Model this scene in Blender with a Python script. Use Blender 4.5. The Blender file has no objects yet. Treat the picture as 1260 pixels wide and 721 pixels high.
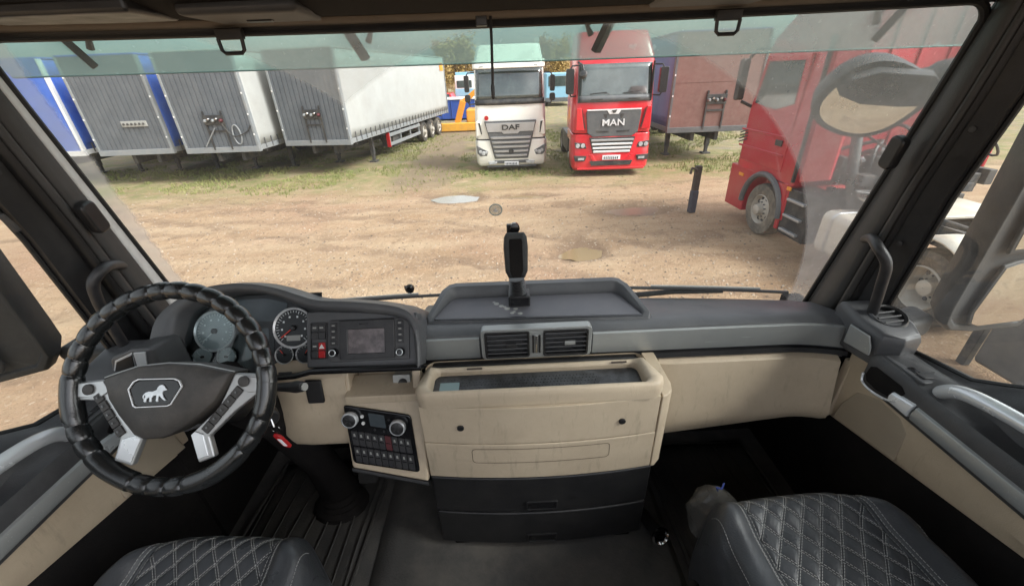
import bpy, bmesh, math, random
from mathutils import Vector, Matrix, noise
random.seed(7)
PI = math.pi
sc = bpy.context.scene
# ------------------------------------------------------------------ camera
CAMZ = 3.05
cam = bpy.data.cameras.new("camera"); camo = bpy.data.objects.new("camera", cam)
sc.collection.objects.link(camo); sc.camera = camo
cam.sensor_width = 36.0; cam.lens = 500.0/1260.0*36.0
cam.clip_start = 0.02; cam.clip_end = 2000
_p, _r, _y = math.radians(28.3), math.radians(2.3), math.radians(0.6)
camo.location = (0, 0, CAMZ)
camo.rotation_euler = (Matrix.Rotation(-_y, 3, 'Z') @ Matrix.Rotation(PI/2-_p, 3, 'X') @ Matrix.Rotation(-_r, 3, 'Z')).to_euler()
# ------------------------------------------------------------------ sky and sun (overcast)
w = bpy.data.worlds.new("World"); sc.world = w; w.use_nodes = True
nt = w.node_tree; N = nt.nodes; L = nt.links; N.clear()
out = N.new('ShaderNodeOutputWorld'); bg = N.new('ShaderNodeBackground'); sky = N.new('ShaderNodeTexSky')
sky.sky_type = 'NISHITA'; sky.sun_disc = False
SUN_EL, SUN_AZ = math.radians(44), math.radians(114)
sky.sun_elevation = SUN_EL; sky.sun_rotation = SUN_AZ
sky.air_density = 1.0; sky.dust_density = 4.0; sky.ozone_density = 1.0
hs = N.new('ShaderNodeHueSaturation'); hs.inputs['Saturation'].default_value = 0.22
tcw = N.new('ShaderNodeTexCoord'); nzw = N.new('ShaderNodeTexNoise'); nzw.inputs['Scale'].default_value = 2.2
nzw.inputs['Detail'].default_value = 6; nzw.inputs['Roughness'].default_value = 0.55
mapw = N.new('ShaderNodeMapping'); mapw.inputs['Scale'].default_value = (1, 1, 2.6)
rw = N.new('ShaderNodeValToRGB'); rw.color_ramp.elements[0].position = .36; rw.color_ramp.elements[1].position = .66
rw.color_ramp.elements[0].color = (.62, .66, .72, 1); rw.color_ramp.elements[1].color = (1.25, 1.22, 1.18, 1)
mxw = N.new('ShaderNodeMix'); mxw.data_type = 'RGBA'; mxw.blend_type = 'MULTIPLY'; mxw.inputs[0].default_value = 1
L.new(tcw.outputs['Generated'], mapw.inputs[0]); L.new(mapw.outputs[0], nzw.inputs['Vector']); L.new(nzw.outputs[0], rw.inputs[0])
L.new(sky.outputs[0], hs.inputs['Color']); L.new(hs.outputs[0], mxw.inputs[6]); L.new(rw.outputs[0], mxw.inputs[7])
L.new(mxw.outputs[2], bg.inputs[0]); bg.inputs[1].default_value = 0.15; L.new(bg.outputs[0], out.inputs[0])
sl = bpy.data.lights.new("sun", 'SUN'); slo = bpy.data.objects.new("sun", sl); sc.collection.objects.link(slo)
sl.energy = 1.4; sl.angle = math.radians(22); sl.color = (1, .965, .92)
slo.rotation_euler = (PI/2-SUN_EL, 0, PI-SUN_AZ)
sd = Vector((math.sin(SUN_AZ)*math.cos(SUN_EL), math.cos(SUN_AZ)*math.cos(SUN_EL), math.sin(SUN_EL)))
slo.rotation_euler = sd.to_track_quat('Z', 'Y').to_euler(); slo.location = (0, -5, 20)
sc.view_settings.view_transform = 'Standard'; sc.view_settings.look = 'None'
sc.view_settings.exposure = 1.5; sc.view_settings.gamma = 1.0
sc.render.engine = 'CYCLES'
sc.cycles.max_bounces = 8; sc.cycles.transparent_max_bounces = 24; sc.cycles.diffuse_bounces = 5
sc.cycles.sample_clamp_indirect = 8.0
sc.cycles.caustics_reflective = False; sc.cycles.caustics_refractive = False
# ------------------------------------------------------------------ materials
MAT = {}
def _pri(m):
    return m.node_tree.nodes['Principled BSDF']
def mat(name, col, rough=.5, metal=0., bump=0., bscale=200., var=0., vscale=8., dust=0., dcol=(.33, .30, .26), dscale=6., coat=0., spec=.5, rvar=0., scratch=0., vcol=None, detail=4, scuff=0.):
    """procedural principled material: colour variation, dust patches, fine relief, scratches"""
    m = bpy.data.materials.new(name); m.use_nodes = True; MAT[name] = m
    t = m.node_tree; n = t.nodes; l = t.links; b = _pri(m)
    b.inputs['Metallic'].default_value = metal; b.inputs['Roughness'].default_value = rough
    b.inputs['Specular IOR Level'].default_value = spec
    if coat: b.inputs['Coat Weight'].default_value = coat; b.inputs['Coat Roughness'].default_value = .08
    tc = n.new('ShaderNodeTexCoord'); src = tc.outputs['Object']
    cur = None
    rgb = n.new('ShaderNodeRGB'); rgb.outputs[0].default_value = (*col, 1); cur = rgb.outputs[0]
    def nz(scale, det=4, rg=.55):
        q = n.new('ShaderNodeTexNoise'); q.inputs['Scale'].default_value = scale; q.inputs['Detail'].default_value = det
        q.inputs['Roughness'].default_value = rg; l.new(src, q.inputs['Vector']); return q.outputs[0]
    def ramp(s, a, c):
        q = n.new('ShaderNodeMapRange'); q.inputs[1].default_value = a; q.inputs[2].default_value = c; l.new(s, q.inputs[0]); return q.outputs[0]
    def mix(f, a, c, mode='MIX'):
        q = n.new('ShaderNodeMix'); q.data_type = 'RGBA'; q.blend_type = mode
        if isinstance(f, float): q.inputs[0].default_value = f
        else: l.new(f, q.inputs[0])
        l.new(a, q.inputs[6])
        if isinstance(c, tuple): q.inputs[7].default_value = (*c, 1)
        else: l.new(c, q.inputs[7])
        return q.outputs[2]
    def mul(s, k):
        q = n.new('ShaderNodeMath'); q.operation = 'MULTIPLY'; l.new(s, q.inputs[0]); q.inputs[1].default_value = k; return q.outputs[0]
    if var or vcol:
        f = ramp(nz(vscale, 6, .6), .3, .7)
        c2 = vcol if vcol else tuple(c*(1-var) for c in col)
        cur = mix(f, cur, c2)
    if dust:
        f = mul(ramp(nz(dscale, 8, .7), .42, .75), dust)
        cur = mix(f, cur, dcol)
    if scratch:
        q = n.new('ShaderNodeTexNoise'); mp = n.new('ShaderNodeMapping'); mp.inputs['Scale'].default_value = (6, 60, 90); mp.inputs['Rotation'].default_value = (.3, .5, .4)
        l.new(src, mp.inputs[0]); l.new(mp.outputs[0], q.inputs['Vector']); q.inputs['Scale'].default_value = 3; q.inputs['Detail'].default_value = 3
        f = mul(ramp(q.outputs[0], .66, .8), scratch); cur = mix(f, cur, tuple(min(1, c*2.2+.12) for c in col))
    if scuff:
        q = n.new('ShaderNodeTexNoise'); mp = n.new('ShaderNodeMapping'); mp.inputs['Scale'].default_value = (26, 26, 5); mp.inputs['Rotation'].default_value = (.15, .35, .2)
        l.new(src, mp.inputs[0]); l.new(mp.outputs[0], q.inputs['Vector']); q.inputs['Scale'].default_value = 1.6; q.inputs['Detail'].default_value = 8; q.inputs['Roughness'].default_value = .7
        f = mul(ramp(q.outputs[0], .55, .78), scuff); cur = mix(f, cur, tuple(c*.42 for c in col))
    l.new(cur, b.inputs['Base Color'])
    if rvar:
        f = ramp(nz(vscale*1.7, 5), .3, .7); q = n.new('ShaderNodeMapRange'); l.new(f, q.inputs[0]); q.inputs[3].default_value = max(.02, rough-rvar); q.inputs[4].default_value = min(1, rough+rvar)
        l.new(q.outputs[0], b.inputs['Roughness'])
    if bump:
        q = n.new('ShaderNodeBump'); q.inputs['Strength'].default_value = min(1, bump); q.inputs['Distance'].default_value = .002 if bscale > 60 else .01
        l.new(nz(bscale, detail), q.inputs['Height']); l.new(q.outputs[0], b.inputs['Normal'])
    return m
def emit(name, col, s):
    m = bpy.data.materials.new(name); m.use_nodes = True; MAT[name] = m; b = _pri(m)
    b.inputs['Base Color'].default_value = (*col, 1); b.inputs['Emission Color'].default_value = (*col, 1); b.inputs['Emission Strength'].default_value = s
    return m
# cab interior
mat('dash_plastic', (.078, .080, .085), .42, bump=.35, bscale=420, var=.25, vscale=5, dust=.25, dcol=(.16, .155, .145), dscale=9, rvar=.08)
mat('pillar_plastic', (.050, .048, .046), .55, bump=.3, bscale=380, var=.2, vscale=4, dust=.2, dcol=(.14, .13, .12))
mat('door_plastic', (.052, .053, .056), .45, bump=.35, bscale=420, var=.2, dust=.3, dcol=(.13, .125, .12), dscale=12)
mat('black_plastic', (.014, .014, .015), .38, bump=.2, bscale=300, dust=.2, dcol=(.07, .065, .06), dscale=14, rvar=.1)
mat('gloss_black', (.008, .008, .009), .14, dust=.1, dcol=(.06, .06, .06), dscale=20)
mat('button_black', (.022, .022, .024), .45, bump=.15, bscale=500, dust=.25, dcol=(.10, .095, .09), dscale=30)
mat('beige_plastic', (.54, .445, .325), .48, bump=.3, bscale=420, var=.12, vscale=3.5, dust=.30, dcol=(.30, .23, .155), dscale=9, rvar=.08, scuff=.55)
mat('beige_grille', (.40, .335, .25), .6, bump=.8, bscale=900, var=.1)
mat('silver_trim', (.34, .355, .35), .34, metal=.35, bump=.08, bscale=350, var=.18, vscale=4, dust=.2, dcol=(.25, .24, .22), dscale=5, scratch=.35)
mat('satin_silver', (.74, .77, .79), .26, metal=.35, var=.12, vscale=6, rvar=.06, scratch=.15)
mat('silver_dark', (.16, .165, .17), .42, metal=.3, var=.2)
mat('chrome', (.8, .8, .8), .12, metal=1.)
mat('leather', (.013, .0145, .015), .22, spec=.8, bump=.22, bscale=260, var=.2, vscale=10, rvar=.08, dust=.1, dcol=(.06, .06, .06))
mat('seat_leather', (.046, .050, .056), .34, bump=.5, bscale=300, var=.25, vscale=8, rvar=.08, dust=.15, dcol=(.10, .10, .105))
mat('stitch', (.36, .36, .35), .7)
mat('hub_plastic', (.045, .042, .039), .5, bump=.3, bscale=350, var=.3, vscale=9, dust=.5, dcol=(.12, .105, .09), dscale=11, scratch=.25)
mat('rubber_floor', (.062, .060, .058), .7, bump=.6, bscale=160, var=.35, vscale=5, dust=.75, dcol=(.135, .122, .104), dscale=4)
mat('rubber_mat', (.036, .035, .034), .62, bump=.5, bscale=140, var=.3, vscale=6, dust=.55, dcol=(.105, .094, .078), dscale=3.2)
mat('carpet', (.012, .011, .011), .95, bump=.8, bscale=300, dust=.3, dcol=(.04, .035, .03), spec=.1)
mat('headliner', (.022, .020, .019), .9, bump=.4, bscale=350, var=.2, spec=.15)
mat('headliner_beige', (.20, .17, .14), .8, bump=.4, bscale=350, var=.15, spec=.2)
mat('seal_rubber', (.010, .010, .010), .5, bump=.2, bscale=200)
mat('reveal_lit_pale', (.80, .79, .76), .4, bump=.2, bscale=60, var=.12, vscale=18, dust=.25, dcol=(.25, .23, .2), dscale=25)  # light falling on the left pillar reveal put into its pale colour
mat('grip_mat', (.016, .016, .018), .4, bump=.4, bscale=300, dust=.45, dcol=(.20, .22, .24), dscale=9)
mat('tray_mat', (.105, .105, .118), .45, bump=.4, bscale=400, dust=.35, dcol=(.16, .15, .15), dscale=12)
mat('paper_dial', (.55, .62, .62), .6)
mat('dial_black', (.010, .012, .014), .35)
mat('dial_white', (.75, .78, .78), .5)
mat('lcd_blue', (.06, .075, .085), .25, var=.3, vscale=14)
mat('lcd_grey', (.33, .33, .31), .35)
mat('screen', (.10, .085, .088), .25, var=.3, vscale=25, dust=.7, dcol=(.30, .26, .26), dscale=26)  # radio screen tone lightened, its reflection put into the colour
mat('spoke_silver', (.50, .51, .51), .36, metal=.7, var=.1, scratch=.1)
mat('red_plastic', (.42, .012, .015), .3)
mat('red_needle', (.7, .05, .03), .5)
mat('dark_red', (.08, .015, .018), .45)
mat('white_print', (.62, .62, .60), .6)
mat('white_plastic', (.72, .72, .70), .45)
mat('emblem_silver', (.66, .68, .70), .28, metal=.75, var=.25, vscale=60)
mat('film_plastic', (.20, .30, .31), .18)
mat('blue_tape', (.03, .06, .30), .5)
mat('steel', (.5, .5, .5), .22, metal=1., var=.2)
mat('mirror_housing', (.032, .034, .035), .6, spec=.3, bump=.4, bscale=150, var=.2, dust=.35, dcol=(.10, .096, .088), dscale=8)
mat('mirror_glass', (.62, .65, .64), .03, metal=1., dust=.22, dcol=(.45, .42, .38), dscale=9)
mat('wiper_black', (.013, .013, .013), .45)
# outside
mat('dirt_dummy', (.3, .2, .1), .9)
mat('paint_white', (.87, .85, .77), .3, coat=.5, dust=.15, dcol=(.45, .42, .34), dscale=3)
mat('paint_red', (.60, .012, .022), .28, coat=.7, dust=.18, dcol=(.38, .16, .13), dscale=2.5)
mat('paint_red_old', (.40, .009, .024), .35, coat=.4, dust=.35, dcol=(.32, .14, .11), dscale=2.2)
mat('truck_black', (.020, .021, .023), .5, dust=.6, dcol=(.16, .145, .12), dscale=3)
mat('truck_grey', (.085, .09, .095), .45, dust=.4, dcol=(.2, .19, .17), dscale=3)
mat('truck_silver', (.48, .49, .50), .35, metal=.6, dust=.3, dcol=(.3, .28, .25), dscale=4)
mat('truck_glass', (.040, .055, .052), .03, spec=.9, dust=.28, dcol=(.24, .29, .28), dscale=1.6, coat=1.)
mat('letter_silver', (.78, .79, .80), .3, metal=.3)
mat('lamp_glass', (.55, .57, .58), .12, coat=1., var=.5, vscale=9)
mat('amber', (.75, .28, .03), .3)
mat('tyre', (.022, .021, .020), .8, bump=.6, bscale=40, dust=.8, dcol=(.22, .185, .14), dscale=4)
mat('tyre_muddy', (.10, .09, .075), .9, bump=.6, bscale=40, dust=.9, dcol=(.33, .28, .21), dscale=3)
mat('rim_paint', (.42, .39, .34), .55, dust=.6, dcol=(.3, .24, .17), dscale=6)
mat('plate_white', (.75, .76, .78), .4)
mat('plate_dark', (.03, .03, .04), .5)
mat('trailer_grey', (.095, .107, .121), .5, var=.15, vscale=1.5, dust=.22, dcol=(.25, .255, .26), dscale=1.8)
mat('trailer_frame', (.20, .215, .225), .5, dust=.5, dcol=(.33, .31, .28), dscale=3)
mat('curtain_grey', (.40, .405, .39), .55, bump=.2, bscale=3, var=.12, vscale=1.2, dust=.45, dcol=(.30, .29, .26), dscale=1.5)
mat('curtain_blue', (.045, .13, .52), .5, bump=.3, bscale=3, var=.25, vscale=1.5, dust=.3, dcol=(.2, .28, .45), dscale=2)
mat('curtain_violet', (.10, .12, .30), .5, bump=.3, bscale=3, var=.25, vscale=1.2, dust=.3, dcol=(.2, .22, .33), dscale=2)
mat('trailer_brown', (.175, .085, .070), .55, bump=.2, bscale=4, var=.2, vscale=2, dust=.35, dcol=(.26, .18, .15), dscale=5)
mat('chassis', (.035, .036, .038), .7, dust=.7, dcol=(.16, .14, .115), dscale=4)
mat('tank_metal', (.60, .56, .48), .5, metal=.25, bump=.3, bscale=7, dust=.75, dcol=(.42, .35, .26), dscale=3)
mat('yellow_paint', (.72, .36, .04), .5, dust=.4, dcol=(.3, .2, .1), dscale=4)
mat('orange_paint', (.75, .30, .03), .5)
mat('container_blue', (.030, .085, .36), .5, var=.2, vscale=.8)
mat('sky_blue_paint', (.22, .42, .55), .5)
mat('green_vest', (.35, .75, .15), .6)
mat('bark', (.34, .27, .20), .9, bump=.6, bscale=8, var=.3, vscale=3)
mat('leaf_yellow', (.46, .31, .10), .8, var=.45, vscale=.8)  # yellow and brown leaf tones brightened, backlight and haze put into the colour
mat('leaf_brown', (.40, .27, .14), .8, var=.4, vscale=.8)
mat('leaf_green', (.10, .12, .035), .8, var=.4, vscale=.8)
mat('grass_blade', (.145, .185, .045), .8, var=.5, vscale=.6, vcol=(.26, .245, .09))
mat('stone_dark', (.20, .15, .11), .9, var=.5, vscale=2)
mat('stone', (.46, .38, .29), .9, var=.5, vscale=2)
mat('post_brown', (.075, .055, .042), .8, var=.4, vscale=10)
mat('post_blue', (.055, .055, .075), .7, var=.4, vscale=10)
mat('concrete', (.35, .33, .30), .9, bump=.4, bscale=12, var=.25, vscale=2)
def glass_mat(name, tint=(.97, .985, .975), refl=.06, dustf=None):
    """thin clear pane: transparent + faint mirror; dustf(nodes, links, mix) may add a dust film"""
    m = bpy.data.materials.new(name); m.use_nodes = True; MAT[name] = m
    t = m.node_tree; n = t.nodes; l = t.links; n.clear()
    o = n.new('ShaderNodeOutputMaterial'); tr = n.new('ShaderNodeBsdfTransparent'); tr.inputs[0].default_value = (*tint, 1)
    gl = n.new('ShaderNodeBsdfGlossy'); gl.inputs['Roughness'].default_value = .01
    fr = n.new('ShaderNodeFresnel'); fr.inputs[0].default_value = 1.32
    mx = n.new('ShaderNodeMixShader'); l.new(fr.outputs[0], mx.inputs[0]); l.new(tr.outputs[0], mx.inputs[1]); l.new(gl.outputs[0], mx.inputs[2])
    cur = mx.outputs[0]
    if dustf: cur = dustf(n, l, cur)
    l.new(cur, o.inputs[0]); return m
def _dust_film(n, l, cur, fac, col):
    d = n.new('ShaderNodeBsdfDiffuse'); d.inputs[0].default_value = (*col, 1)
    tl = n.new('ShaderNodeBsdfTranslucent'); tl.inputs[0].default_value = (*col, 1)
    a = n.new('ShaderNodeMixShader'); a.inputs[0].default_value = .6; l.new(d.outputs[0], a.inputs[1]); l.new(tl.outputs[0], a.inputs[2])
    mx = n.new('ShaderNodeMixShader'); l.new(fac, mx.inputs[0]); l.new(cur, mx.inputs[1]); l.new(a.outputs[0], mx.inputs[2])
    return mx.outputs[0]
def _m(n, l, op, a, b=None, c=None):
    q = n.new('ShaderNodeMath'); q.operation = op
    for i, v in enumerate((a, b, c)):
        if v is None: continue
        if isinstance(v, (int, float)): q.inputs[i].default_value = v
        else: l.new(v, q.inputs[i])
    return q.outputs[0]
def _rng(n, l, s, a, b, c=0, d=1):
    q = n.new('ShaderNodeMapRange'); q.inputs[1].default_value = a; q.inputs[2].default_value = b; q.inputs[3].default_value = c; q.inputs[4].default_value = d; l.new(s, q.inputs[0]); return q.outputs[0]
def _nz(n, l, src, scale, det=5, rg=.6):
    q = n.new('ShaderNodeTexNoise'); q.inputs['Scale'].default_value = scale; q.inputs['Detail'].default_value = det; q.inputs['Roughness'].default_value = rg; l.new(src, q.inputs['Vector']); return q.outputs[0]
def ws_dust(n, l, cur):
    # dust film left where the two wiper blades do not sweep (real wear on the pane)
    tc = n.new('ShaderNodeTexCoord'); src = tc.outputs['Object']
    sp = n.new('ShaderNodeSeparateXYZ'); l.new(src, sp.inputs[0]); X, Z = sp.outputs[0], sp.outputs[2]
    RAD = []
    def disc(cx, cz, r):
        dx = _m(n, l, 'SUBTRACT', X, cx); dz = _m(n, l, 'SUBTRACT', Z, cz)
        d = _m(n, l, 'SQRT', _m(n, l, 'ADD', _m(n, l, 'MULTIPLY', dx, dx), _m(n, l, 'MULTIPLY', dz, dz)))
        RAD.append(d); return _rng(n, l, d, r-.004, r+.006, 1, 0)
    cl = _m(n, l, 'MAXIMUM', disc(.117, 2.25, .905), disc(-.97, 2.29, .90))
    edge = _rng(n, l, _m(n, l, 'ADD', X, _m(n, l, 'MULTIPLY', _nz(n, l, src, 30), .03)), -1.035, -1.05, 0, 1)
    uns = _m(n, l, 'SUBTRACT', 1, cl)
    blot = _rng(n, l, _nz(n, l, src, 7, 7, .65), .3, .7, .75, 1.25)
    specks = _rng(n, l, _nz(n, l, src, 90, 3, .6), .66, .74, 0, .35)
    f = _m(n, l, 'MULTIPLY', uns, _m(n, l, 'MULTIPLY', blot, .29))
    f = _m(n, l, 'ADD', f, _m(n, l, 'MULTIPLY', uns, _m(n, l, 'MULTIPLY', specks, .4)))
    f = _m(n, l, 'ADD', f, _m(n, l, 'MULTIPLY', edge, .45))
    f = _m(n, l, 'ADD', f, _m(n, l, 'MULTIPLY', specks, .10))
    for d_ in RAD:                                                     # fine arcs left by the blades
        cv = n.new('ShaderNodeCombineXYZ'); l.new(d_, cv.inputs[0]); st_ = n.new('ShaderNodeTexNoise'); st_.inputs['Scale'].default_value = 46; st_.inputs['Detail'].default_value = 5; l.new(cv.outputs[0], st_.inputs['Vector'])
        f = _m(n, l, 'ADD', f, _m(n, l, 'MULTIPLY', _rng(n, l, st_.outputs[0], .56, .74, 0, .055), _rng(n, l, _nz(n, l, src, 3.5, 4), .4, .65)))
    f = _m(n, l, 'ADD', f, .04)
    return _dust_film(n, l, cur, f, (.78, .76, .72))
def door_dust(n, l, cur):
    tc = n.new('ShaderNodeTexCoord'); src = tc.outputs['Object']
    f = _rng(n, l, _nz(n, l, src, 6, 7, .65), .3, .75, .005, .06)
    return _dust_film(n, l, cur, f, (.5, .49, .47))
glass_mat('windscreen_glass', (.95, .975, .96), dustf=ws_dust)
glass_mat('door_glass', (.93, .965, .945), dustf=door_dust)
def visor_dust(n, l, cur):
    tc = n.new('ShaderNodeTexCoord'); src = tc.outputs['Object']
    a = _rng(n, l, _nz(n, l, src, 3.5, 6, .6), .3, .7, .40, .50)
    spots = _rng(n, l, _nz(n, l, src, 26, 3, .5), .66, .70, 0, .22)
    return _dust_film(n, l, cur, _m(n, l, 'ADD', a, spots), (.40, .51, .46))
glass_mat('visor_acrylic', (.36, .58, .51), dustf=visor_dust)
# ------------------------------------------------------------------ mesh helpers
OFF = {}
def thing(name, label, cat, loc=(0, 0, 0), group=None):
    o = bpy.data.objects.new(name, None); sc.collection.objects.link(o); o.empty_display_size = .1
    o.location = loc; OFF[o.name] = Vector(loc); o['label'] = label; o['category'] = cat
    if group: o['group'] = group
    return o
def tag(o, label, cat, group=None):
    o['label'] = label; o['category'] = cat
    if group: o['group'] = group
    return o
def kind(o, k): o['kind'] = k; return o
class B:
    """collects shapes; obj() links them as one mesh object"""
    def __init__(s): s.v = []; s.f = []; s.M = None
    def add(s, vs, fs):
        k = len(s.v)
        s.v += [tuple(s.M @ Vector(v)) if s.M else tuple(v) for v in vs]
        s.f += [tuple(i+k for i in f) for f in fs]; return s
    def box(s, a, b):
        x0, y0, z0 = (min(p, q) for p, q in zip(a, b)); x1, y1, z1 = (max(p, q) for p, q in zip(a, b))
        return s.add([(x0,y0,z0),(x1,y0,z0),(x1,y1,z0),(x0,y1,z0),(x0,y0,z1),(x1,y0,z1),(x1,y1,z1),(x0,y1,z1)],
                     [(0,3,2,1),(4,5,6,7),(0,1,5,4),(1,2,6,5),(2,3,7,6),(3,0,4,7)])
    def bar(s, p, q, wx, wz, up=(0, 0, 1)):
        p, q = Vector(p), Vector(q); d = (q-p).normalized(); u = Vector(up)
        a = d.cross(u)
        if a.length < 1e-4: a = d.cross(Vector((1, 0, 0)))
        a.normalize(); u = a.cross(d)
        vs = [e+a*i*wx/2+u*j*wz/2 for e in (p, q) for i, j in ((-1,-1),(1,-1),(1,1),(-1,1))]
        return s.add(vs, [(0,3,2,1)[::-1],(4,5,6,7)[::-1],(0,1,5,4)[::-1],(1,2,6,5)[::-1],(2,3,7,6)[::-1],(3,0,4,7)[::-1]])
    def loft(s, secs, closed=True, caps=True, loop=False):
        n = len(secs[0]); vs = [p for q in secs for p in q]; fs = []
        m = len(secs)
        for i in range(m if loop else m-1):
            j = (i+1) % m
            for k in range(n if closed else n-1):
                k2 = (k+1) % n
                fs.append((i*n+k, i*n+k2, j*n+k2, j*n+k))
        if caps and closed and not loop:
            fs.append(tuple(range(n))[::-1]); fs.append(tuple((m-1)*n+k for k in range(n)))
        return s.add(vs, fs)
    def tube(s, path, r, n=10, caps=True, loop=False):
        P = [Vector(p) for p in path]; m = len(P); secs = []; prev = None
        for i in range(m):
            if loop: t = (P[(i+1) % m]-P[i-1])
            else: t = P[min(i+1, m-1)]-P[max(i-1, 0)]
            t.normalize()
            if prev is None:
                a = t.cross(Vector((0, 0, 1)))
                if a.length < 1e-3: a = t.cross(Vector((1, 0, 0)))
            else: a = prev-t*prev.dot(t)
            a.normalize(); prev = a; b = t.cross(a); rr = r[i] if isinstance(r, (list, tuple)) else r
            secs.append([P[i]+(a*math.cos(2*PI*k/n)+b*math.sin(2*PI*k/n))*rr for k in range(n)])
        return s.loft(secs, caps=caps, loop=loop)
    def lathe(s, prof, o, ax, n=24, caps=True):
        """prof: (radius, height along ax)"""
        o, ax = Vector(o), Vector(ax).normalized(); a = ax.cross(Vector((0, 0, 1)))
        if a.length < 1e-3: a = Vector((1, 0, 0))
        a.normalize(); b = ax.cross(a)
        secs = [[o+ax*h+(a*math.cos(2*PI*k/n)+b*math.sin(2*PI*k/n))*r for k in range(n)] for r, h in prof]
        return s.loft(secs, caps=caps)
    def prism(s, pts, o, u, v, d):
        """2-D outline in plane (o,u,v) extruded by vector d"""
        o, u, v, d = Vector(o), Vector(u), Vector(v), Vector(d)
        a = [o+u*x+v*y for x, y in pts]
        return s.loft([a, [p+d for p in a]])
    def grid(s, fn, nu, nv):
        vs = [fn(i/nu, j/nv) for j in range(nv+1) for i in range(nu+1)]
        return s.add(vs, [(j*(nu+1)+i, j*(nu+1)+i+1, (j+1)*(nu+1)+i+1, (j+1)*(nu+1)+i) for j in range(nv) for i in range(nu)])
    def obj(s, name, m, parent=None, bevel=0, seg=2, smooth=True, sharp=38, solid=0, subd=0, recalc=True):
        me = bpy.data.meshes.new(name); me.from_pydata(s.v, [], s.f)
        if recalc:
            bm = bmesh.new(); bm.from_mesh(me); bmesh.ops.recalc_face_normals(bm, faces=bm.faces); bm.to_mesh(me); bm.free()
        me.materials.append(MAT[m] if isinstance(m, str) else m)
        if smooth:
            me.polygons.foreach_set('use_smooth', [True]*len(me.polygons)); me.set_sharp_from_angle(angle=math.radians(sharp))
        o = bpy.data.objects.new(name, me); sc.collection.objects.link(o)
        if parent:
            o.parent = parent
            if parent.name in OFF: o.location = -OFF[parent.name]
        if solid:
            q = o.modifiers.new('solid', 'SOLIDIFY'); q.thickness = solid; q.offset = 0
        if subd:
            q = o.modifiers.new('sub', 'SUBSURF'); q.levels = subd; q.render_levels = subd
        if bevel:
            q = o.modifiers.new('bevel', 'BEVEL'); q.width = bevel; q.segments = seg; q.limit_method = 'ANGLE'; q.angle_limit = math.radians(35); q.harden_normals = True
        return o
def box(name, a, b, m, parent=None, bevel=.003, seg=2): return B().box(a, b).obj(name, m, parent, bevel, seg)
def rrect(x0, y0, x1, y1, r, n=4):
    pts = []
    for cx, cy, a0 in ((x1-r, y0+r, -90), (x1-r, y1-r, 0), (x0+r, y1-r, 90), (x0+r, y0+r, 180)):
        for k in range(n+1):
            a = math.radians(a0+90*k/n); pts.append((cx+r*math.cos(a), cy+r*math.sin(a)))
    return pts
def catmull(P, n=6):
    P = [Vector(p) for p in P]; out = []
    for i in range(len(P)-1):
        p0, p1, p2, p3 = P[max(i-1, 0)], P[i], P[i+1], P[min(i+2, len(P)-1)]
        for k in range(n):
            t = k/n; out.append(.5*((2*p1)+(p2-p0)*t+(2*p0-5*p1+4*p2-p3)*t*t+(3*p1-p0-3*p2+p3)*t**3))
    out.append(P[-1]); return out
def lerp(a, b, t): return a+(b-a)*t
def interp(tab, x):
    if x <= tab[0][0]: return tab[0][1]
    for (a, va), (b, vb) in zip(tab, tab[1:]):
        if x <= b: return va+(vb-va)*(x-a)/(b-a)
    return tab[-1][1]
def frame(outer, inner, o, u, v, d):
    """ring between two outlines of equal length, extruded by d"""
    b = B(); o, u, v, d = Vector(o), Vector(u), Vector(v), Vector(d)
    A = [o+u*x+v*y for x, y in outer]; I = [o+u*x+v*y for x, y in inner]
    b.loft([A, [p+d for p in A], [p+d for p in I], I], loop=True); return b
def text_mesh(name, s, size, o, u, v, depth, m, parent, align='CENTER', sx=1., bold=0.):
    """real raised letters"""
    c = bpy.data.curves.new(name, 'FONT'); c.body = s; c.size = size; c.align_x = align; c.align_y = 'CENTER'; c.extrude = depth; c.offset = bold
    t = bpy.data.objects.new(name+'_src', c); sc.collection.objects.link(t)
    dg = bpy.context.evaluated_depsgraph_get(); me = bpy.data.meshes.new_from_object(t.evaluated_get(dg))
    bpy.data.objects.remove(t); bpy.data.curves.remove(c)
    u, v, o = Vector(u).normalized(), Vector(v).normalized(), Vector(o); nn = u.cross(v)
    for q in me.vertices: q.co = o+u*q.co.x*sx+v*q.co.y+nn*q.co.z
    me.materials.clear(); me.materials.append(MAT[m]); me.name = name
    ob = bpy.data.objects.new(name, me); sc.collection.objects.link(ob)
    if parent:
        ob.parent = parent
        if parent.name in OFF: ob.location = -OFF[parent.name]
    return ob
def copy_tree(o, parent=None):
    c = o.copy(); sc.collection.objects.link(c); c.parent = parent
    for ch in list(o.children): copy_tree(ch, c)
    return c
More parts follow.
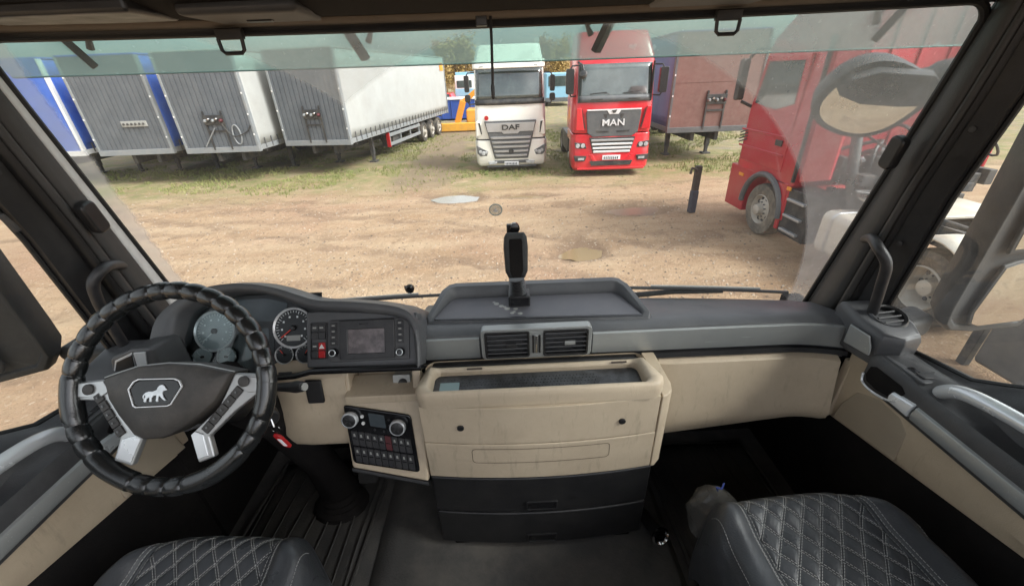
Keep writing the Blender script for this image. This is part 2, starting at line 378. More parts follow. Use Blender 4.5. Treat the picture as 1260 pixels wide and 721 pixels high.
# ================================================================== OUTSIDE: ground
PUD = [(-1.35, 11.5, .66, .40), (.62, 11.45, .70, .22), (1.42, 7.35, .42, .42), (3.25, 9.75, .85, .38)]
def dirt_material():
    m = bpy.data.materials.new('dirt'); m.use_nodes = True; MAT['dirt'] = m
    t = m.node_tree; n = t.nodes; l = t.links; b = _pri(m)
    tc = n.new('ShaderNodeTexCoord'); src = tc.outputs['Object']
    sp = n.new('ShaderNodeSeparateXYZ'); l.new(src, sp.inputs[0]); X, Y = sp.outputs[0], sp.outputs[1]
    def mix(f, a, c):
        q = n.new('ShaderNodeMix'); q.data_type = 'RGBA'; l.new(f, q.inputs[0])
        for i, v in ((6, a), (7, c)):
            if isinstance(v, tuple): q.inputs[i].default_value = (*v, 1)
            else: l.new(v, q.inputs[i])
        return q.outputs[2]
    st = n.new('ShaderNodeMapping'); st.inputs['Scale'].default_value = (.35, 1.3, 1); l.new(src, st.inputs[0])
    c = mix(_rng(n, l, _nz(n, l, st.outputs[0], .9, 8, .65), .34, .66), (.335, .222, .132), (.455, .335, .216))
    c = mix(_rng(n, l, _nz(n, l, src, .23, 5, .6), .48, .66, 0, .7), c, (.33, .20, .130))       # reddish clay
    c = mix(_rng(n, l, _nz(n, l, src, 3.2, 7, .7), .54, .70, 0, .75), c, (.225, .148, .094))    # damp dark patches
    wob = _m(n, l, 'MULTIPLY', _m(n, l, 'SUBTRACT', _nz(n, l, src, .35, 4), .5), 2.4)
    for a_, b_, hw_ in ((6.1, .16, .95), (9.4, -.10, 1.0), (11.2, .05, .9), (7.6, -.42, .95)):          # tyre tracks
        q_ = _m(n, l, 'ADD', _m(n, l, 'SUBTRACT', _m(n, l, 'SUBTRACT', Y, a_), _m(n, l, 'MULTIPLY', X, b_)), wob)
        e_ = _m(n, l, 'ABSOLUTE', _m(n, l, 'SUBTRACT', _m(n, l, 'ABSOLUTE', q_), hw_))
        c = mix(_m(n, l, 'MULTIPLY', _rng(n, l, e_, .24, .10), _rng(n, l, _nz(n, l, src, 1.4, 6, .7), .38, .66, 0, .8)), c, (.215, .142, .092))
    for px_, py_, rx_, ry_ in PUD:                                                                     # wet rim round each puddle
        dx_ = _m(n, l, 'MULTIPLY', _m(n, l, 'SUBTRACT', X, px_), 1/rx_); dy_ = _m(n, l, 'MULTIPLY', _m(n, l, 'SUBTRACT', Y, py_), 1/ry_)
        d_ = _m(n, l, 'ADD', _m(n, l, 'SQRT', _m(n, l, 'ADD', _m(n, l, 'MULTIPLY', dx_, dx_), _m(n, l, 'MULTIPLY', dy_, dy_))), _m(n, l, 'MULTIPLY', _m(n, l, 'SUBTRACT', _nz(n, l, src, 2.5, 6, .7), .5), 1.6))
        c = mix(_rng(n, l, d_, 1.75, 1.0, 0, .8), c, (.19, .125, .080))
    c = mix(_rng(n, l, _nz(n, l, src, 16, 5, .7), .58, .70, 0, .75), c, (.60, .50, .385))        # pale grit
    c = mix(_rng(n, l, _nz(n, l, src, 42, 3, .6), .60, .70, 0, .7), c, (.17, .115, .08))
    # moss and grass stain along the parked row
    d = _m(n, l, 'ADD', Y, _m(n, l, 'MULTIPLY', _nz(n, l, src, .55, 6, .6), 5.0))
    g = _m(n, l, 'MULTIPLY', _rng(n, l, d, 14.2, 16.6), _rng(n, l, _nz(n, l, src, 1.5, 8, .7), .36, .60, .1, .95))
    c = mix(g, c, (.195, .205, .078))
    g2 = _m(n, l, 'MULTIPLY', _rng(n, l, d, 18.2, 20.5), _rng(n, l, _nz(n, l, src, 1.1, 6, .65), .42, .62, .0, .7))
    c = mix(g2, c, (.24, .20, .155))
    # driven track of churned brown soil between the pale trailer and the white truck
    tx = _m(n, l, 'ABSOLUTE', _m(n, l, 'ADD', _m(n, l, 'ADD', X, 2.7), _m(n, l, 'MULTIPLY', _m(n, l, 'SUBTRACT', _nz(n, l, src, .4, 4), .5), 2.2)))
    tm = _m(n, l, 'MULTIPLY', _rng(n, l, tx, 1.35, .7), _m(n, l, 'MULTIPLY', _rng(n, l, Y, 12.0, 13.6), _rng(n, l, _nz(n, l, src, 2.2, 7, .7), .3, .62, .35, 1)))
    c = mix(tm, c, (.225, .165, .115))
    l.new(c, b.inputs['Base Color']); b.inputs['Roughness'].default_value = .93; b.inputs['Specular IOR Level'].default_value = .25
    h = _m(n, l, 'ADD', _m(n, l, 'MULTIPLY', _nz(n, l, src, 5, 8, .7), .6), _m(n, l, 'MULTIPLY', _nz(n, l, src, 26, 6, .7), .35))
    q = n.new('ShaderNodeBump'); q.inputs['Strength'].default_value = 1.0; q.inputs['Distance'].default_value = .13; l.new(h, q.inputs['Height']); l.new(q.outputs[0], b.inputs['Normal'])
dirt_material()
def gz(x, y):
    z = .030*noise.noise((x*.5, y*.9, 0))+.022*noise.noise((x*1.7, y*2.3, 3))+.012*noise.noise((x*5, y*6, 5))
    for tx in (-2.6, .9, 3.6):                                            # wheel ruts across the yard
        q = y-(9.2+tx*.9+.18*x); z -= .030*math.exp(-(q/.22)**2)-.018*math.exp(-((abs(q)-.42)/.16)**2)
    for px, py, rx, ry in PUD:
        d = math.hypot((x-px)/rx, (y-py)/ry); z -= .075*math.exp(-(d*.8)**4)
    k = min(1, max(0, (13.6-y)/1.5))*min(1, max(0, (4.3-x)/.5))*min(1, max(0, (x+10)/1.0))
    return z*k
g = B(); xs = [-700, -300, -120, -60, -30, -18]+[-12+.09*i for i in range(190)]+[5.2, 6, 8, 12, 20, 40, 90, 250, 700]
ys = [-400, -100, -30, -8, 0, 2]+[3+.09*i for i in range(125)]+[14.5, 15.5, 17, 20, 26, 40, 70, 130, 300, 900]
nx = len(xs)
g.add([(x, y, gz(x, y)) for y in ys for x in xs], [(j*nx+i, j*nx+i+1, (j+1)*nx+i+1, (j+1)*nx+i) for j in range(len(ys)-1) for i in range(nx-1)])
kind(g.obj('ground', 'dirt', sharp=180, recalc=False), 'structure')
def water(name, col, rough=.05):
    m = bpy.data.materials.new(name); m.use_nodes = True; MAT[name] = m; b = _pri(m)
    b.inputs['Base Color'].default_value = (*col, 1); b.inputs['Roughness'].default_value = rough; b.inputs['Specular IOR Level'].default_value = .9
water('puddle_clear', (.22, .21, .18)); water('puddle_brown', (.24, .17, .09)); water('puddle_red', (.19, .13, .085), .3)
for (px, py, rx, ry), mm, dz in zip(PUD, ('puddle_clear', 'puddle_brown', 'puddle_brown', 'puddle_red'), (.002, -.012, -.006, -.016)):
    z0 = sum(gz(px+rx*.6*math.cos(a), py+ry*.6*math.sin(a)) for a in [k*PI/4 for k in range(8)])/8+.028+dz
    pts = []
    for k in range(40):
        a = 2*PI*k/40; r = 1.05*(1+.22*noise.noise((math.cos(a)*1.6+px, math.sin(a)*1.6+py, 1))); pts.append((px+rx*r*math.cos(a), py+ry*r*math.sin(a), z0))
    kind(B().add(pts+[(px, py, z0)], [(k, (k+1) % 40, 40) for k in range(40)]).obj('puddle', mm), 'structure')
# loose stones and tufts of grass: nobody could count them
st = B(); rnd = random.Random(3)
st2_ = B()
for i in range(11000):
    y = 3.6+10.5*rnd.random()**1.5; x = rnd.uniform(-.95*y-1.2, .75*y+.6)
    if x > 5.0: continue
    r = .007+.022*rnd.random()**3; z = gz(x, y); a = rnd.random()*6
    c, s_ = math.cos(a)*r, math.sin(a)*r; h = r*rnd.uniform(.5, .9)
    (st if i % 2 else st2_).add([(x+c, y+s_, z-.002), (x-s_*1.2, y+c*1.1, z-.002), (x-c, y-s_, z-.002), (x+s_, y-c, z-.002), (x+c*.4, y+s_*.3, z+h), (x-c*.4, y+c*.2, z+h*.9)],
           [(0, 1, 4), (1, 5, 4), (1, 2, 5), (2, 3, 5), (3, 4, 5), (3, 0, 4)])
kind(st2_.obj('loose_stones', 'stone_dark', smooth=False, recalc=False), 'stuff')['label'] = 'dark clods and small stones scattered over the dirt yard'
kind(st.obj('loose_stones', 'stone', smooth=False, recalc=False), 'stuff')['label'] = 'pale grit and small stones scattered over the dirt yard'
gr = B(); rnd = random.Random(5)
for i in range(26000):
    y = rnd.uniform(12.2, 26); x = rnd.uniform(-17, 12)
    if noise.noise((x*.35, y*.5, 9))+.35*noise.noise((x*1.3, y*1.6, 2)) < -.06+(.34 if y < 13.3 else 0): continue
    if -1.2 < x < 1.9 and y > 15: continue
    if -3.7 < x < -1.7 and rnd.random() < .8: continue
    z = gz(x, y)
    for k in range(3):
        a = rnd.random()*6.3; hh = rnd.uniform(.04, .13); dx, dy = math.cos(a)*.012, math.sin(a)*.012; lx, ly = rnd.uniform(-.06, .06), rnd.uniform(-.06, .06)
        ox, oy = x+rnd.uniform(-.05, .05), y+rnd.uniform(-.05, .05)
        gr.add([(ox-dx, oy-dy, z), (ox+dx, oy+dy, z), (ox+lx, oy+ly, z+hh)], [(0, 1, 2)])
go = kind(gr.obj('grass', 'grass_blade', smooth=False, recalc=False), 'stuff'); go['label'] = 'short yellowish green grass along the row of parked trucks'
# ================================================================== wheels
def wheel(parent, c, r, w, ax, tm='tyre', rm='rim_paint', holes=10, name='wheel', front=True):
    """c = outer face centre, ax = outward axle direction"""
    ax = Vector(ax); c = Vector(c)
    ty = B().lathe([(r*.56, -w), (r*.80, -w*1.0), (r*.96, -w*.93), (r, -w*.75), (r, -w*.25), (r*.96, -w*.07), (r*.82, 0), (r*.62, -w*.03), (r*.57, -w*.08)], c, ax, 40, caps=False)
    for k in range(40):                                                     # tread blocks
        pass
    t = ty.obj(name, tm, parent)
    d = .06 if front else -.10
    ri = B().lathe([(r*.58, -w*.07), (r*.55, -w*.03), (r*.52, -w*.10), (r*.46, -w*.30 if front else -w*.5), (r*.34, -w*.16 if front else -w*.48), (r*.26, -w*.12 if front else -w*.46), (r*.22, -w*.10 if front else -w*.40), (r*.20, d), (r*.17, d+.01), (r*.01, d+.012)], c, ax, 36, caps=False)
    ro = ri.obj('rim', rm, t)
    u = ax.cross(Vector((0, 0, 1))).normalized(); v = Vector((0, 0, 1))
    hb = B()
    for k in range(holes):
        a = 2*PI*k/holes; p = c+(u*math.cos(a)+v*math.sin(a))*r*.41+ax*(-w*.24 if front else -w*.49)
        hb.lathe([(r*.055, -.02), (r*.055, .012), (r*.045, .013)], p, ax, 10)
    kind(hb.obj('rim_hole', 'chassis', t), 'stuff')
    nb = B()
    for k in range(10):
        a = 2*PI*(k+.5)/10; p = c+(u*math.cos(a)+v*math.sin(a))*r*.29+ax*(-w*.14 if front else -w*.5)
        nb.lathe([(r*.028, 0), (r*.028, .03), (r*.01, .04)], p, ax, 6)
    kind(nb.obj('wheel_nut', 'truck_grey', t), 'stuff')
    return t
# ================================================================== semi-trailers (local: front face at y=0 facing -y, x centred)
def trailer(label, x, y, rot, length, front_m, side_m, rail_m='trailer_frame', corr=True, detail=0, plates=True, H=4.0, z0=1.13, legs_y=2.6, wheels=True, rearside=True, W=1.25):
    T = thing('semi_trailer', label, 'trailer', group='semi-trailers parked in a row')
    b = B()
    # front wall with pressed ribs
    if corr:
        secs = []; prof = []; nrib = 15; step = 2*W/nrib
        for k in range(nrib):
            xx = -W+step*k; prof += [(xx, 0), (xx+step*.80, 0), (xx+step*.85, .022), (xx+step*.95, .022)]
        prof.append((W, 0))
        b.loft([[(px, py, z) for px, py in prof] for z in (z0+.08, H)], closed=False, caps=False)
        b.obj('front_wall', front_m, T, smooth=False, solid=.004)
    else:
        b.box((-W, 0, z0+.08), (W, .05, H)); b.obj('front_wall', front_m, T)
        for z in (z0+1.45,): box('seam', (-W+.07, -.008, z), (W-.07, 0, z+.018), front_m, T, .002)
    fr = B(); fr.box((-W-.02, -.03, z0-.10), (W+.02, .12, z0+.08)); fr.obj('front_beam', rail_m, T, .012)
    for s in (-1, 1):
        box('corner_post', (s*(W+.02), -.025, z0+.08), (s*(W-.06), .12, H), rail_m, T, .01)
        for k in range(4): box('rivet_lamp', (s*(W-.02)-.02, -.045, 1.55+k*.62), (s*(W-.02)+.02, -.025, 1.60+k*.62), 'white_plastic', T, .005)
    box('roof', (-W, 0, H), (W, length, H+.05), side_m, T, .01)
    # side curtains with shallow vertical waves, buckled hem straps
    for s in (-1, 1):
        cu = B()
        cu.grid(lambda u, v: (s*(W-.01+.006*math.sin(u*length*3.1)*(1-abs(2*v-1))+.012*noise.noise((u*length*1.2, v*3, s))), .12+u*(length-.2), z0+.10+v*(H-z0-.12)), 90, 8)
        co = cu.obj('side_curtain', side_m, T, solid=.006)
        box('side_rail', (s*(W-.03), .12, z0-.06), (s*(W+.015), length, z0+.10), rail_m, T, .008)
        if s == 1:
            bk = B(); k = 0
            while .4+k*.42 < length-.3:
                yy = .4+k*.42; bk.box((W+.016, yy, z0-.02), (W+.030, yy+.05, z0+.30)); k += 1
            kind(bk.obj('strap', 'truck_grey', T), 'stuff')
    if rearside: box('rear_frame', (-W-.01, length, z0-.1), (W+.01, length+.08, H+.05), rail_m, T, .01)
    box('deck', (-W+.02, .1, z0-.055), (W-.02, length, z0-.01), 'chassis', T, 0)
    # chassis
    ch = B()
    for s in (-1, 1): ch.box((s*.42-.06, .3, z0-.42), (s*.42+.06, length-.1, z0-.06))
    for k in range(int(length/1.2)): ch.box((-W+.06, .5+k*1.2, z0-.16), (W-.06, .58+k*1.2, z0-.06))
    ch.obj('chassis_frame', 'chassis', T)
    for s in (-1, 1):
        lg = B(); lg.box((s*.78-.075, legs_y, .30), (s*.78+.075, legs_y+.15, z0-.06)).box((s*.78-.055, legs_y+.02, .06), (s*.78+.055, legs_y+.13, .32)); lg.box((s*.78-.15, legs_y-.09, .0), (s*.78+.15, legs_y+.24, .055))
        lg.bar((s*.78, legs_y+.08, .62), (s*.42, legs_y+.9, z0-.1), .05, .05); lg.obj('landing_leg', 'chassis', T, .006)
    if wheels:
        for k in range(3):
            for s in (-1, 1): wheel(T, (s*1.22, length-4.6+k*1.31, .50), .50, .36, (s, 0, 0), 'tyre', 'rim_paint')
        for k in range(3): B().tube([(-1.1, length-4.6+k*1.31, .5), (1.1, length-4.6+k*1.31, .5)], .07).obj('axle', 'chassis', T)
    if detail == 3:                                                        # side guard with red-white end plate
        gy0, gy1 = legs_y+1.0, length-5.3
        for z in (.55, .92): box('side_guard_rail', (1.20, gy0, z-.07), (1.225, gy1, z+.07), 'trailer_frame', T, .008)
        for k in range(4):
            yy = lerp(gy0+.1, gy1-.1, k/3); B().box((1.15, yy-.03, .48), (1.20, yy+.03, z0-.06)).obj('side_guard_post', 'trailer_frame', T)
        box('end_marker', (1.08, gy0-.06, .44), (1.23, gy0-.005, 1.02), 'red_plastic', T, .01)
        box('spare_box', (.55, gy0+.6, .35), (1.1, gy0+1.6, .95), 'chassis', T, .02)
        box('sticker', (1.262, length-.9, 3.35), (1.264, length-.25, 3.75), 'amber', T, 0)
    if plates:                                                            # air and light couplings
        px, pz = (.05, z0+.78) if detail != 1 else (.35, z0+.80)
        if detail == 1:
            c = B().box((px-.42, -.05, pz), (px+.42, -.01, pz+.18)).obj('coupling_plate', 'lcd_grey', T, .008)
            for k in range(6): B().lathe([(.035, 0), (.035, .03), (.02, .05)], (px-.33+k*.13, -.05, pz+.09), (0, -1, 0), 10).obj('coupling', 'chassis', c)
        else:
            c = B().box((px-.34, -.06, pz), (px+.34, -.02, pz+.30)).obj('coupling_plate', 'truck_black', T, .008)
            for k in range(5): B().lathe([(.055, 0), (.055, .05), (.03, .09)], (px-.26+k*.13, -.06, pz+.13+.05*(k % 2)), (0, -1, 0), 10).obj('coupling', 'steel' if k % 2 else 'dark_red' if k == 4 else 'trailer_frame', c)
            br = B()
            for s in (-1, 1): br.box((px+s*.30-.025, -.045, z0), (px+s*.30+.025, -.01, pz+.42))
            br.box((px-.3, -.04, pz-.22), (px+.3, -.015, pz-.16)); br.obj('coupling_bracket', 'truck_black', T)
        if detail == 2:
            B().tube([(px+.62+.13*math.cos(a), -.05, z0+.46+.30*math.sin(a)) for a in [k*PI/12 for k in range(24)]], .022, 8, loop=True).obj('hose', 'trailer_frame', T)
            B().tube(catmull([(px+.2, -.05, pz+.1), (px+.5, -.09, pz-.35), (px+.95, -.05, pz-.25), (W-.05, -.04, pz-.05)], 6), .018, 6).obj('hose', 'truck_black', T)
            B().bar((px-.05, -.05, pz-.1), (px-.55, -.05, z0+.12), .04, .03).obj('stay', 'trailer_frame', T)
    T.location = (x, y, 0); T.rotation_euler = (0, 0, rot); return T
R = math.radians
trailer('grey ribbed trailer with long pale curtain side, nearest the white truck', -6.55, 15.55, R(-9.5), 12.6, 'trailer_grey', 'curtain_grey', detail=3, legs_y=2.4)
trailer('grey ribbed trailer with a looped hose on its front, between two others', -9.45, 14.75, R(-2), 12, 'trailer_grey', 'curtain_grey', detail=2, legs_y=2.7, wheels=True)
trailer('grey ribbed trailer with blue curtain and a white coupling strip', -12.6, 15.05, R(0), 12, 'trailer_grey', 'curtain_blue', detail=1, legs_y=2.6)
trailer('bright blue trailer at the far left of the row', -15.9, 15.3, R(2), 12, 'curtain_blue', 'curtain_blue', rail_m='white_plastic', corr=False, plates=False, legs_y=2.6)
trailer('brown front trailer with violet blue curtain beside the bright red truck', 7.22, 14.9, R(-2), 12.5, 'trailer_brown', 'curtain_violet', rail_m='truck_grey', corr=False, detail=0, legs_y=1.7, W=1.45)
# ================================================================== white tractor unit (local: front at y=0 facing -y)
def plate(parent, x0, x1, z0, z1, y):
    p = box('number_plate', (x0, y-.02, z0), (x1, y, z1), 'plate_white', parent, .004)
    w_ = (x1-x0); b = B(); rr = random.Random(11)
    for k in range(8):
        xx = x0+w_*(.08+.105*k); hh = (z1-z0)*.5
        b.box((xx, y-.024, z0+.25*hh), (xx+w_*.055, y-.0215, z0+.25*hh+hh*rr.uniform(1, 1.3)))
    b.obj('plate_mark', 'plate_dark', p, smooth=False)
def body_loft(secs, name, m, parent, bevel=.02):
    """secs: list of (z, half width front, y front, corner set-back, y rear)"""
    S = []
    for z, hw, yf, cs, yr in secs:
        S.append([(-hw, yr, z), (-hw, yf+cs, z), (-hw+cs*.35, yf+cs*.32, z), (-hw+cs*1.1, yf+.02, z), (0, yf-.02, z), (hw-cs*1.1, yf+.02, z), (hw-cs*.35, yf+cs*.32, z), (hw, yf+cs, z), (hw, yr, z)])
    return B().loft(S).obj(name, m, parent, bevel)
def cab_mirror(T, s, x, z1, z0, z2, z3, m='black_plastic', y=-.05, sz=.16):
    hb = B().prism(rrect(x-s*0-sz/2, z0, x+sz/2, z1, .05), (0, y, 0), (1, 0, 0), (0, 0, 1), (0, .16, 0)).obj('mirror', m, T, .015)
    if z2: B().prism(rrect(x-sz*.55, z3, x+sz*.6, z2, .06), (0, y, 0), (1, 0, 0), (0, 0, 1), (0, .18, 0)).obj('mirror', m, T, .015)
    ar = B().tube([(x, y+.08, z1-.03), (x-s*.06, y+.10, z1+.07), (x-s*.26, y+.30, z1+.08)], .022, 8)
    lo = z3 if z2 else z0
    ar.tube([(x, y+.08, lo+.03), (x-s*.05, y+.10, lo-.07), (x-s*.26, y+.30, lo-.06)], .022, 8); ar.obj('mirror_arm', m, T)
def white_truck():
    T = thing('tractor_unit', 'cream white truck facing the camera, beside the bright red one', 'truck', group='tractor units')
    cab = body_loft([(1.02, 1.25, .02, .22, 2.2), (1.30, 1.25, .0, .22, 2.2), (1.70, 1.24, .02, .22, 2.2), (2.16, 1.22, .06, .22, 2.2), (3.28, 1.18, .30, .18, 2.2), (3.5, 1.17, .42, .2, 2.2), (3.95, 1.10, .85, .3, 2.2)], 'cab', 'paint_white', T, .03)
    # windscreen with black lower cowl, slightly proud of the raked face
    def face(x, z): return (x, .06+(z-2.16)*.214-.035+.10*(abs(x)/1.2)**3, z)
    g_ = B(); g_.grid(lambda u, v: face(lerp(-1.15, 1.15, u)*(1-.02*v), lerp(2.27, 3.20, v)), 16, 6); ws = g_.obj('windscreen', 'truck_glass', T, solid=.02)
    g_ = B(); g_.grid(lambda u, v: tuple(Vector(face(lerp(-1.19, 1.19, u), lerp(2.12, 2.29, v)))+Vector((0, -.008, 0))), 16, 2); g_.obj('cowl', 'truck_black', T, solid=.03)
    for x in (-.62, .0, .62):
        B().bar(face(x-.25, 2.31), face(x+.22, 2.33), .03, .025).bar(face(x+.2, 2.30), face(x+.32, 2.22), .02, .03).obj('wiper', 'wiper_black', T)
    text_mesh('lettering', 'TH', .16, tuple(Vector(face(-.02, 3.04))+Vector((0, -.02, 0))), (1, 0, 0), (0, .2, 1), .002, 'plate_dark', ws)
    sv = B(); sv.grid(lambda u, v: (lerp(-1.2, 1.2, u), .10-.12*(1-v)+.10*abs(2*u-1)**3, lerp(3.22, 3.46, v)), 14, 4); sv.obj('sun_visor', 'paint_white', T, solid=.03)
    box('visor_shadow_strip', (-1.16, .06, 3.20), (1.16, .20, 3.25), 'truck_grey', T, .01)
    for x in (-.9, -.3, .3, .9): box('marker_lamp', (x-.07, .02, 3.27), (x+.07, .10, 3.31), 'lamp_glass', T, .008)
    for x in (-.95, .95): B().lathe([(.03, 0), (.035, .3), (.09, .42)], (x, .55, 3.98), (0, -1, .0), 12).obj('horn', 'chrome', T)
    # grille
    trap = [(-.91, 1.62), (.91, 1.62), (.80, 1.2), (.60, .36), (-.60, .36), (-.80, 1.2)]
    gr_ = B().prism(trap, (0, -.135, 0), (1, 0, 0), (0, 0, 1), (0, .20, 0)).obj('grille', 'truck_grey', T, .02)
    B().prism([(-.86, 1.56), (.86, 1.56), (.80, 1.27), (.32, 1.27), (.25, 1.20), (-.25, 1.20), (-.32, 1.27), (-.80, 1.27)], (0, -.155, 0), (1, 0, 0), (0, 0, 1), (0, .03, 0)).obj('grille_panel', 'truck_silver', gr_, .008)
    text_mesh('lettering', 'DAF', .23, (0, -.168, 1.405), (1, 0, 0), (0, 0, 1), .012, 'truck_black', gr_, sx=1.45, bold=.006)
    for k, z in enumerate((1.08, .93, .78, .63, .48)):
        hw = interp([(.36, .60), (1.2, .80)], z)-.06
        B().loft([[(x, -.165-dy+.03*(abs(x)/hw)**2, z+dz) for x in [hw*(i/8-1) for i in range(17)]] for dy, dz in ((-.02, -.05), (.02, -.035), (.02, .02), (-.02, .035))], closed=False, caps=False).obj('grille_slat', 'truck_silver', gr_, solid=.012)
    B().lathe([(.09, 0), (.09, .02)], (0, -.18, .62), (0, -1, 0), 16).obj('grille_badge', 'truck_black', gr_)
    B().lathe([(.075, 0), (.075, .012)], (-.83, -.01, 1.72), (0, -1, 0), 16).obj('round_sticker', 'red_plastic', T)
    # corner deflectors, bumper, lamps
    for s in (-1, 1):
        B().prism([(s*1.20, 1.62), (s*1.05, 1.58), (s*1.0, 1.15), (s*1.22, 1.12)], (0, .02, 0), (1, 0, 0), (0, 0, 1), (0, .12, 0)).obj('corner_vent', 'paint_white', T, .02)
        B().prism([(s*1.13, 1.58), (s*1.06, 1.55), (s*1.02, 1.2), (s*1.05, 1.18)], (0, .005, 0), (1, 0, 0), (0, 0, 1), (0, .02, 0)).obj('corner_slot', 'truck_black', T)
    body_loft([(.10, 1.20, -.02, .20, 1.0), (.22, 1.26, -.10, .24, 1.0), (.60, 1.29, -.10, .26, 1.0), (.98, 1.28, -.06, .26, 1.0)], 'bumper', 'paint_white', T, .03)
    box('bumper_gap', (-1.24, .10, .97), (1.24, 1.5, 1.04), 'truck_black', T, .01)
    for s in (-1, 1):
        l_ = B().prism([(s*1.24, .82), (s*.82, .62), (s*.88, .46), (s*1.12, .46), (s*1.22, .56)], (0, -.125, 0), (1, s*.035, 0), (0, 0, 1), (0, .14, 0)).obj('headlight', 'truck_grey', T, .02)
        for dx, dz_, r_ in ((.0, .0, .075), (-.105, .035, .05), (.10, .06, .06)): B().lathe([(r_, 0), (r_*.8, .014)], (s*(1.0+dx), -.088+.035*dx, .555+dz_), (0, -1, 0), 14).obj('lamp_bowl', 'lamp_glass', l_)
        B().prism([(s*.50, .28), (s*.85, .26), (s*.80, .16), (s*.55, .18)], (0, -.142, 0), (1, 0, 0), (0, 0, 1), (0, .05, 0)).obj('fog_light', 'lamp_glass', T, .01)
    plate(T, -.26, .26, .13, .26, -.13)
    B().prism([(-.62, .30), (.62, .30), (.55, .20), (-.55, .20)], (0, -.130, 0), (1, 0, 0), (0, 0, 1), (0, .05, 0)).obj('lower_intake', 'truck_grey', T, .01)
    box('lower_lip', (-.9, -.06, .05), (.9, .2, .11), 'truck_grey', T, .02)
    cab_mirror(T, -1, -1.43, 3.05, 2.54, 2.47, 2.23); cab_mirror(T, 1, 1.46, 2.98, 2.49, 2.44, 2.20)
    for s in (-1, 1):
        wheel(T, (s*1.2, 1.25, .41), .50, .34, (s, 0, 0)); wheel(T, (s*1.2, 4.9, .41), .50, .5, (s, 0, 0), front=False)
        box('fender', (s*1.24, .7, .9), (s*.9, 1.85, 1.03), 'truck_black', T, .03)
    ch = B()
    for s in (-1, 1): ch.box((s*.42-.05, .5, .70), (s*.42+.05, 6.0, 1.0))
    ch.obj('chassis_frame', 'chassis', T)
    T.scale = (.97,)*3; T.location = (.33, 14.9, .092); T.rotation_euler = (0, 0, R(-1.5)); return T
white_truck()
# ================================================================== bright red tractor unit (local: front at y=0)
def red_cab_front(T, paint):
    body_loft([(1.26, 1.25, .02, .20, 2.2), (1.5, 1.25, .0, .2, 2.2), (2.12, 1.24, .03, .2, 2.2), (3.28, 1.20, .20, .18, 2.2), (3.42, 1.19, .24, .18, 2.2), (4.1, 1.10, .75, .3, 2.2)], 'cab', paint, T, .035)
    def face(x, z): return (x, .03+(z-2.12)*.147-.04+.07*(abs(x)/1.2)**3, z)
    g_ = B(); g_.grid(lambda u, v: face(lerp(-1.10, 1.10, u), lerp(2.22, 3.22, v)), 16, 6); ws = g_.obj('windscreen', 'truck_glass', T, solid=.02)
    g_ = B(); g_.grid(lambda u, v: tuple(Vector(face(lerp(-1.12, 1.12, u), lerp(2.17, 2.36, v)))+Vector((0, -.01, 0))), 16, 2); g_.obj('cowl', 'truck_grey', T, solid=.02)
    for s in (-1, 1): box('seam', (s*1.12, -.02+.03, 2.16), (s*1.135, .2, 3.25), 'truck_black', T, .003)
    for x in (-.15, .85):
        B().bar(face(x-.62, 2.40), face(x-.10, 2.44), .035, .03).tube([face(x-.3, 2.42), face(x-.05, 2.40), face(x+.1, 2.26)], .018, 6).obj('wiper', 'wiper_black', T)
    for x in (-.55, .6): box('cowl_vent', (x-.18, -.035, 2.24), (x+.18, -.02, 2.27), 'truck_black', T, .003)
    B().tube([face(.3, 2.40), face(.32, 2.85)], .008, 6).obj('antenna', 'wiper_black', ws)
    fl = B()
    for s in (-1, 1):
        fl.M = None
        B().prism([(s*1.17, 2.02), (s*1.03, 2.02), (s*.90, 1.36), (s*1.17, 1.36)], (0, -.035, 0), (1, 0, 0), (0, 0, 1), (0, .08, 0)).obj('corner_panel', paint, T, .02)
        B().prism([(s*1.0, 1.98), (s*.985, 1.98), (s*.87, 1.42), (s*.90, 1.42)], (0, -.015, 0), (1, 0, 0), (0, 0, 1), (0, .02, 0)).obj('slot', 'truck_black', T)
    return face
